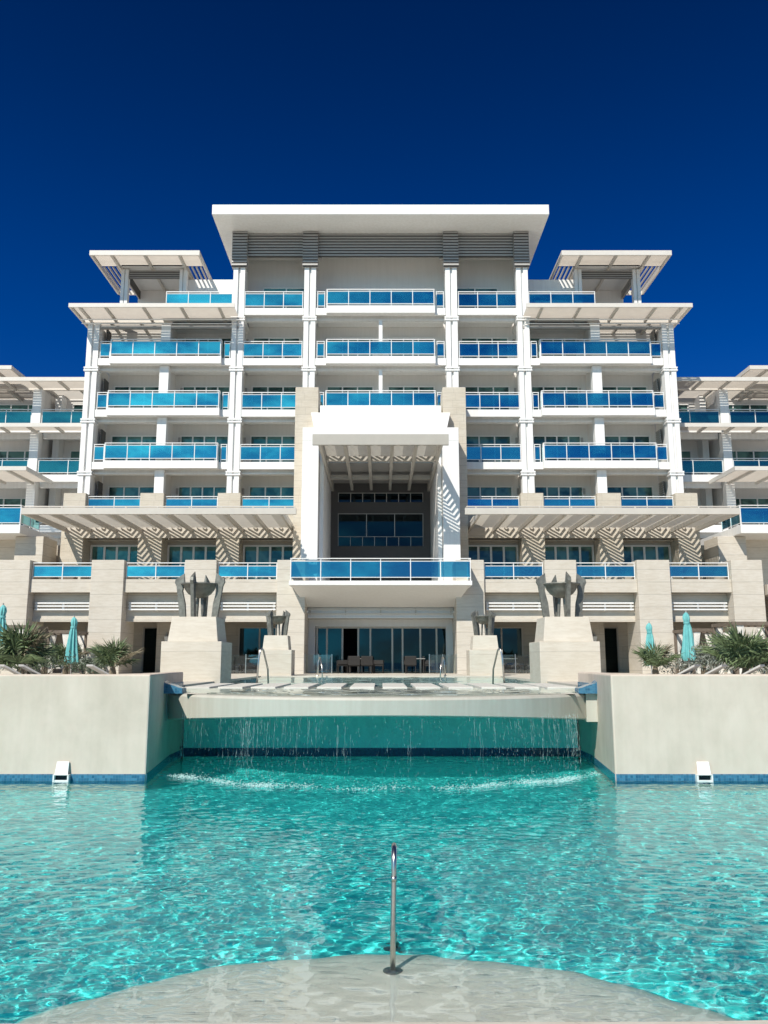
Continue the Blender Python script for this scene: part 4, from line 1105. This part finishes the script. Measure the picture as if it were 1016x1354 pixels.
# ------------------------------------------------------------------ light, sky, camera
SUN_EL = radians(44); SUN_AZ = radians(28)     # sun behind the camera, to the left
w = bpy.data.worlds.new("World"); C.world = w; w.use_nodes = True
nt = w.node_tree; nt.nodes.clear()
sky = nt.nodes.new('ShaderNodeTexSky'); sky.sky_type = 'NISHITA'; sky.sun_disc = False
sky.sun_elevation = SUN_EL; sky.sun_rotation = pi + SUN_AZ   # direction to the sun: behind and left
sky.altitude = 0; sky.air_density = 1.0; sky.dust_density = .15; sky.ozone_density = 3.0
hs = nt.nodes.new('ShaderNodeHueSaturation'); hs.inputs['Saturation'].default_value = SKYSAT if 'SKYSAT' in globals() else 1.5
bg = nt.nodes.new('ShaderNodeBackground'); bg.inputs[1].default_value = .06
out = nt.nodes.new('ShaderNodeOutputWorld')
L(nt, sky.outputs[0], hs.inputs['Color'])
base = mixc(nt, 1., hs.outputs[0], (.35,.52,.95), "MULTIPLY")
# added bright veil in the unseen sky behind, shaped to lighten left balcony glass
tc = nt.nodes.new('ShaderNodeTexCoord'); sp = nt.nodes.new('ShaderNodeSeparateXYZ'); L(nt, tc.outputs['Generated'], sp.inputs[0])
def sstep(v, a, b):
    n = nt.nodes.new('ShaderNodeMapRange'); n.interpolation_type = 'SMOOTHSTEP'; n.inputs['From Min'].default_value = a; n.inputs['From Max'].default_value = b; L(nt, v, n.inputs[0]); return n.outputs[0]
behind = sstep(sp.outputs[1], -.35, -.75); low = sstep(sp.outputs[2], .75, .30)
sun_side = math_(nt, 'ADD', math_(nt, 'MULTIPLY', sstep(sp.outputs[0], .10, -.16), .85), .0)
nz = noise(nt, 14., 5, .6, scalev(nt, tc.outputs['Generated'], (1, 1, 2.2)))
patch = ramp(nt, nz, [(.42, (0,0,0)), (.62, (1,1,1))])
veil = math_(nt, 'MULTIPLY', math_(nt, 'MULTIPLY', behind, low), math_(nt, 'MINIMUM', math_(nt, 'ADD', math_(nt, 'MULTIPLY', sun_side, math_(nt, 'ADD', math_(nt, 'MULTIPLY', patch, .6), .4)), math_(nt, 'MULTIPLY', patch, .22)), 1.))
deep = nt.nodes.new('ShaderNodeMapRange'); deep.interpolation_type = 'SMOOTHSTEP'; L(nt, sp.outputs[2], deep.inputs[0]); deep.inputs['From Min'].default_value = .30; deep.inputs['From Max'].default_value = .75; deep.inputs['To Min'].default_value = .98; deep.inputs['To Max'].default_value = .48
base = mixc(nt, 1., base, deep.outputs[0], 'MULTIPLY')
skyc = mixc(nt, veil, base, (2.5, 14., 19.))
L(nt, skyc, bg.inputs[0]); L(nt, bg.outputs[0], out.inputs[0])
sl = bpy.data.lights.new('sun', 'SUN'); sl.energy = 4.2; sl.angle = radians(.5); sl.color = (1., .945, .855)
so = bpy.data.objects.new('sun', sl); COL.objects.link(so)
dv = (sin(SUN_AZ)*cos(SUN_EL), cos(SUN_AZ)*cos(SUN_EL), -sin(SUN_EL))
import mathutils
so.rotation_euler = mathutils.Vector(dv).to_track_quat('-Z', 'Y').to_euler()
so.location = (-20, -30, 40)
cd = bpy.data.cameras.new('camera'); co = bpy.data.objects.new('camera', cd); COL.objects.link(co)
co.location = (0, 0, EYE); co.rotation_euler = (pi/2 + PITCH, 0, 0)
cd.sensor_fit = 'VERTICAL'; cd.sensor_height = 36; cd.lens = 36 * FPX / 1354
cd.shift_x = (508 - CXP) / 1354
cd.clip_end = 5000; cd.clip_start = .05
C.camera = co
C.view_settings.view_transform = 'Standard'; C.view_settings.look = 'None'; C.view_settings.gamma = 1; C.view_settings.exposure = .32
C.render.engine = 'CYCLES'
C.cycles.max_bounces = 12; C.cycles.diffuse_bounces = 6; C.cycles.glossy_bounces = 4; C.cycles.transmission_bounces = 6; C.cycles.transparent_max_bounces = 16
C.cycles.use_denoising = True
C.cycles.sample_clamp_indirect = 6
C.cycles.blur_glossy = .3
sl.cycles.is_caustics_light = True
for nm in ('pool_water','upper_pool_water'):
    bpy.data.objects[nm].cycles.is_caustics_caster = True
for nm in ('pool_floor', 'pool_shelf', 'pool_edge', 'upper_pool_floor', 'weir_shelf', 'pool_wall', 'pool_wall.001', 'grotto_wall', 'pool_weir'):
    if nm in bpy.data.objects: bpy.data.objects[nm].cycles.is_caustics_receiver = True
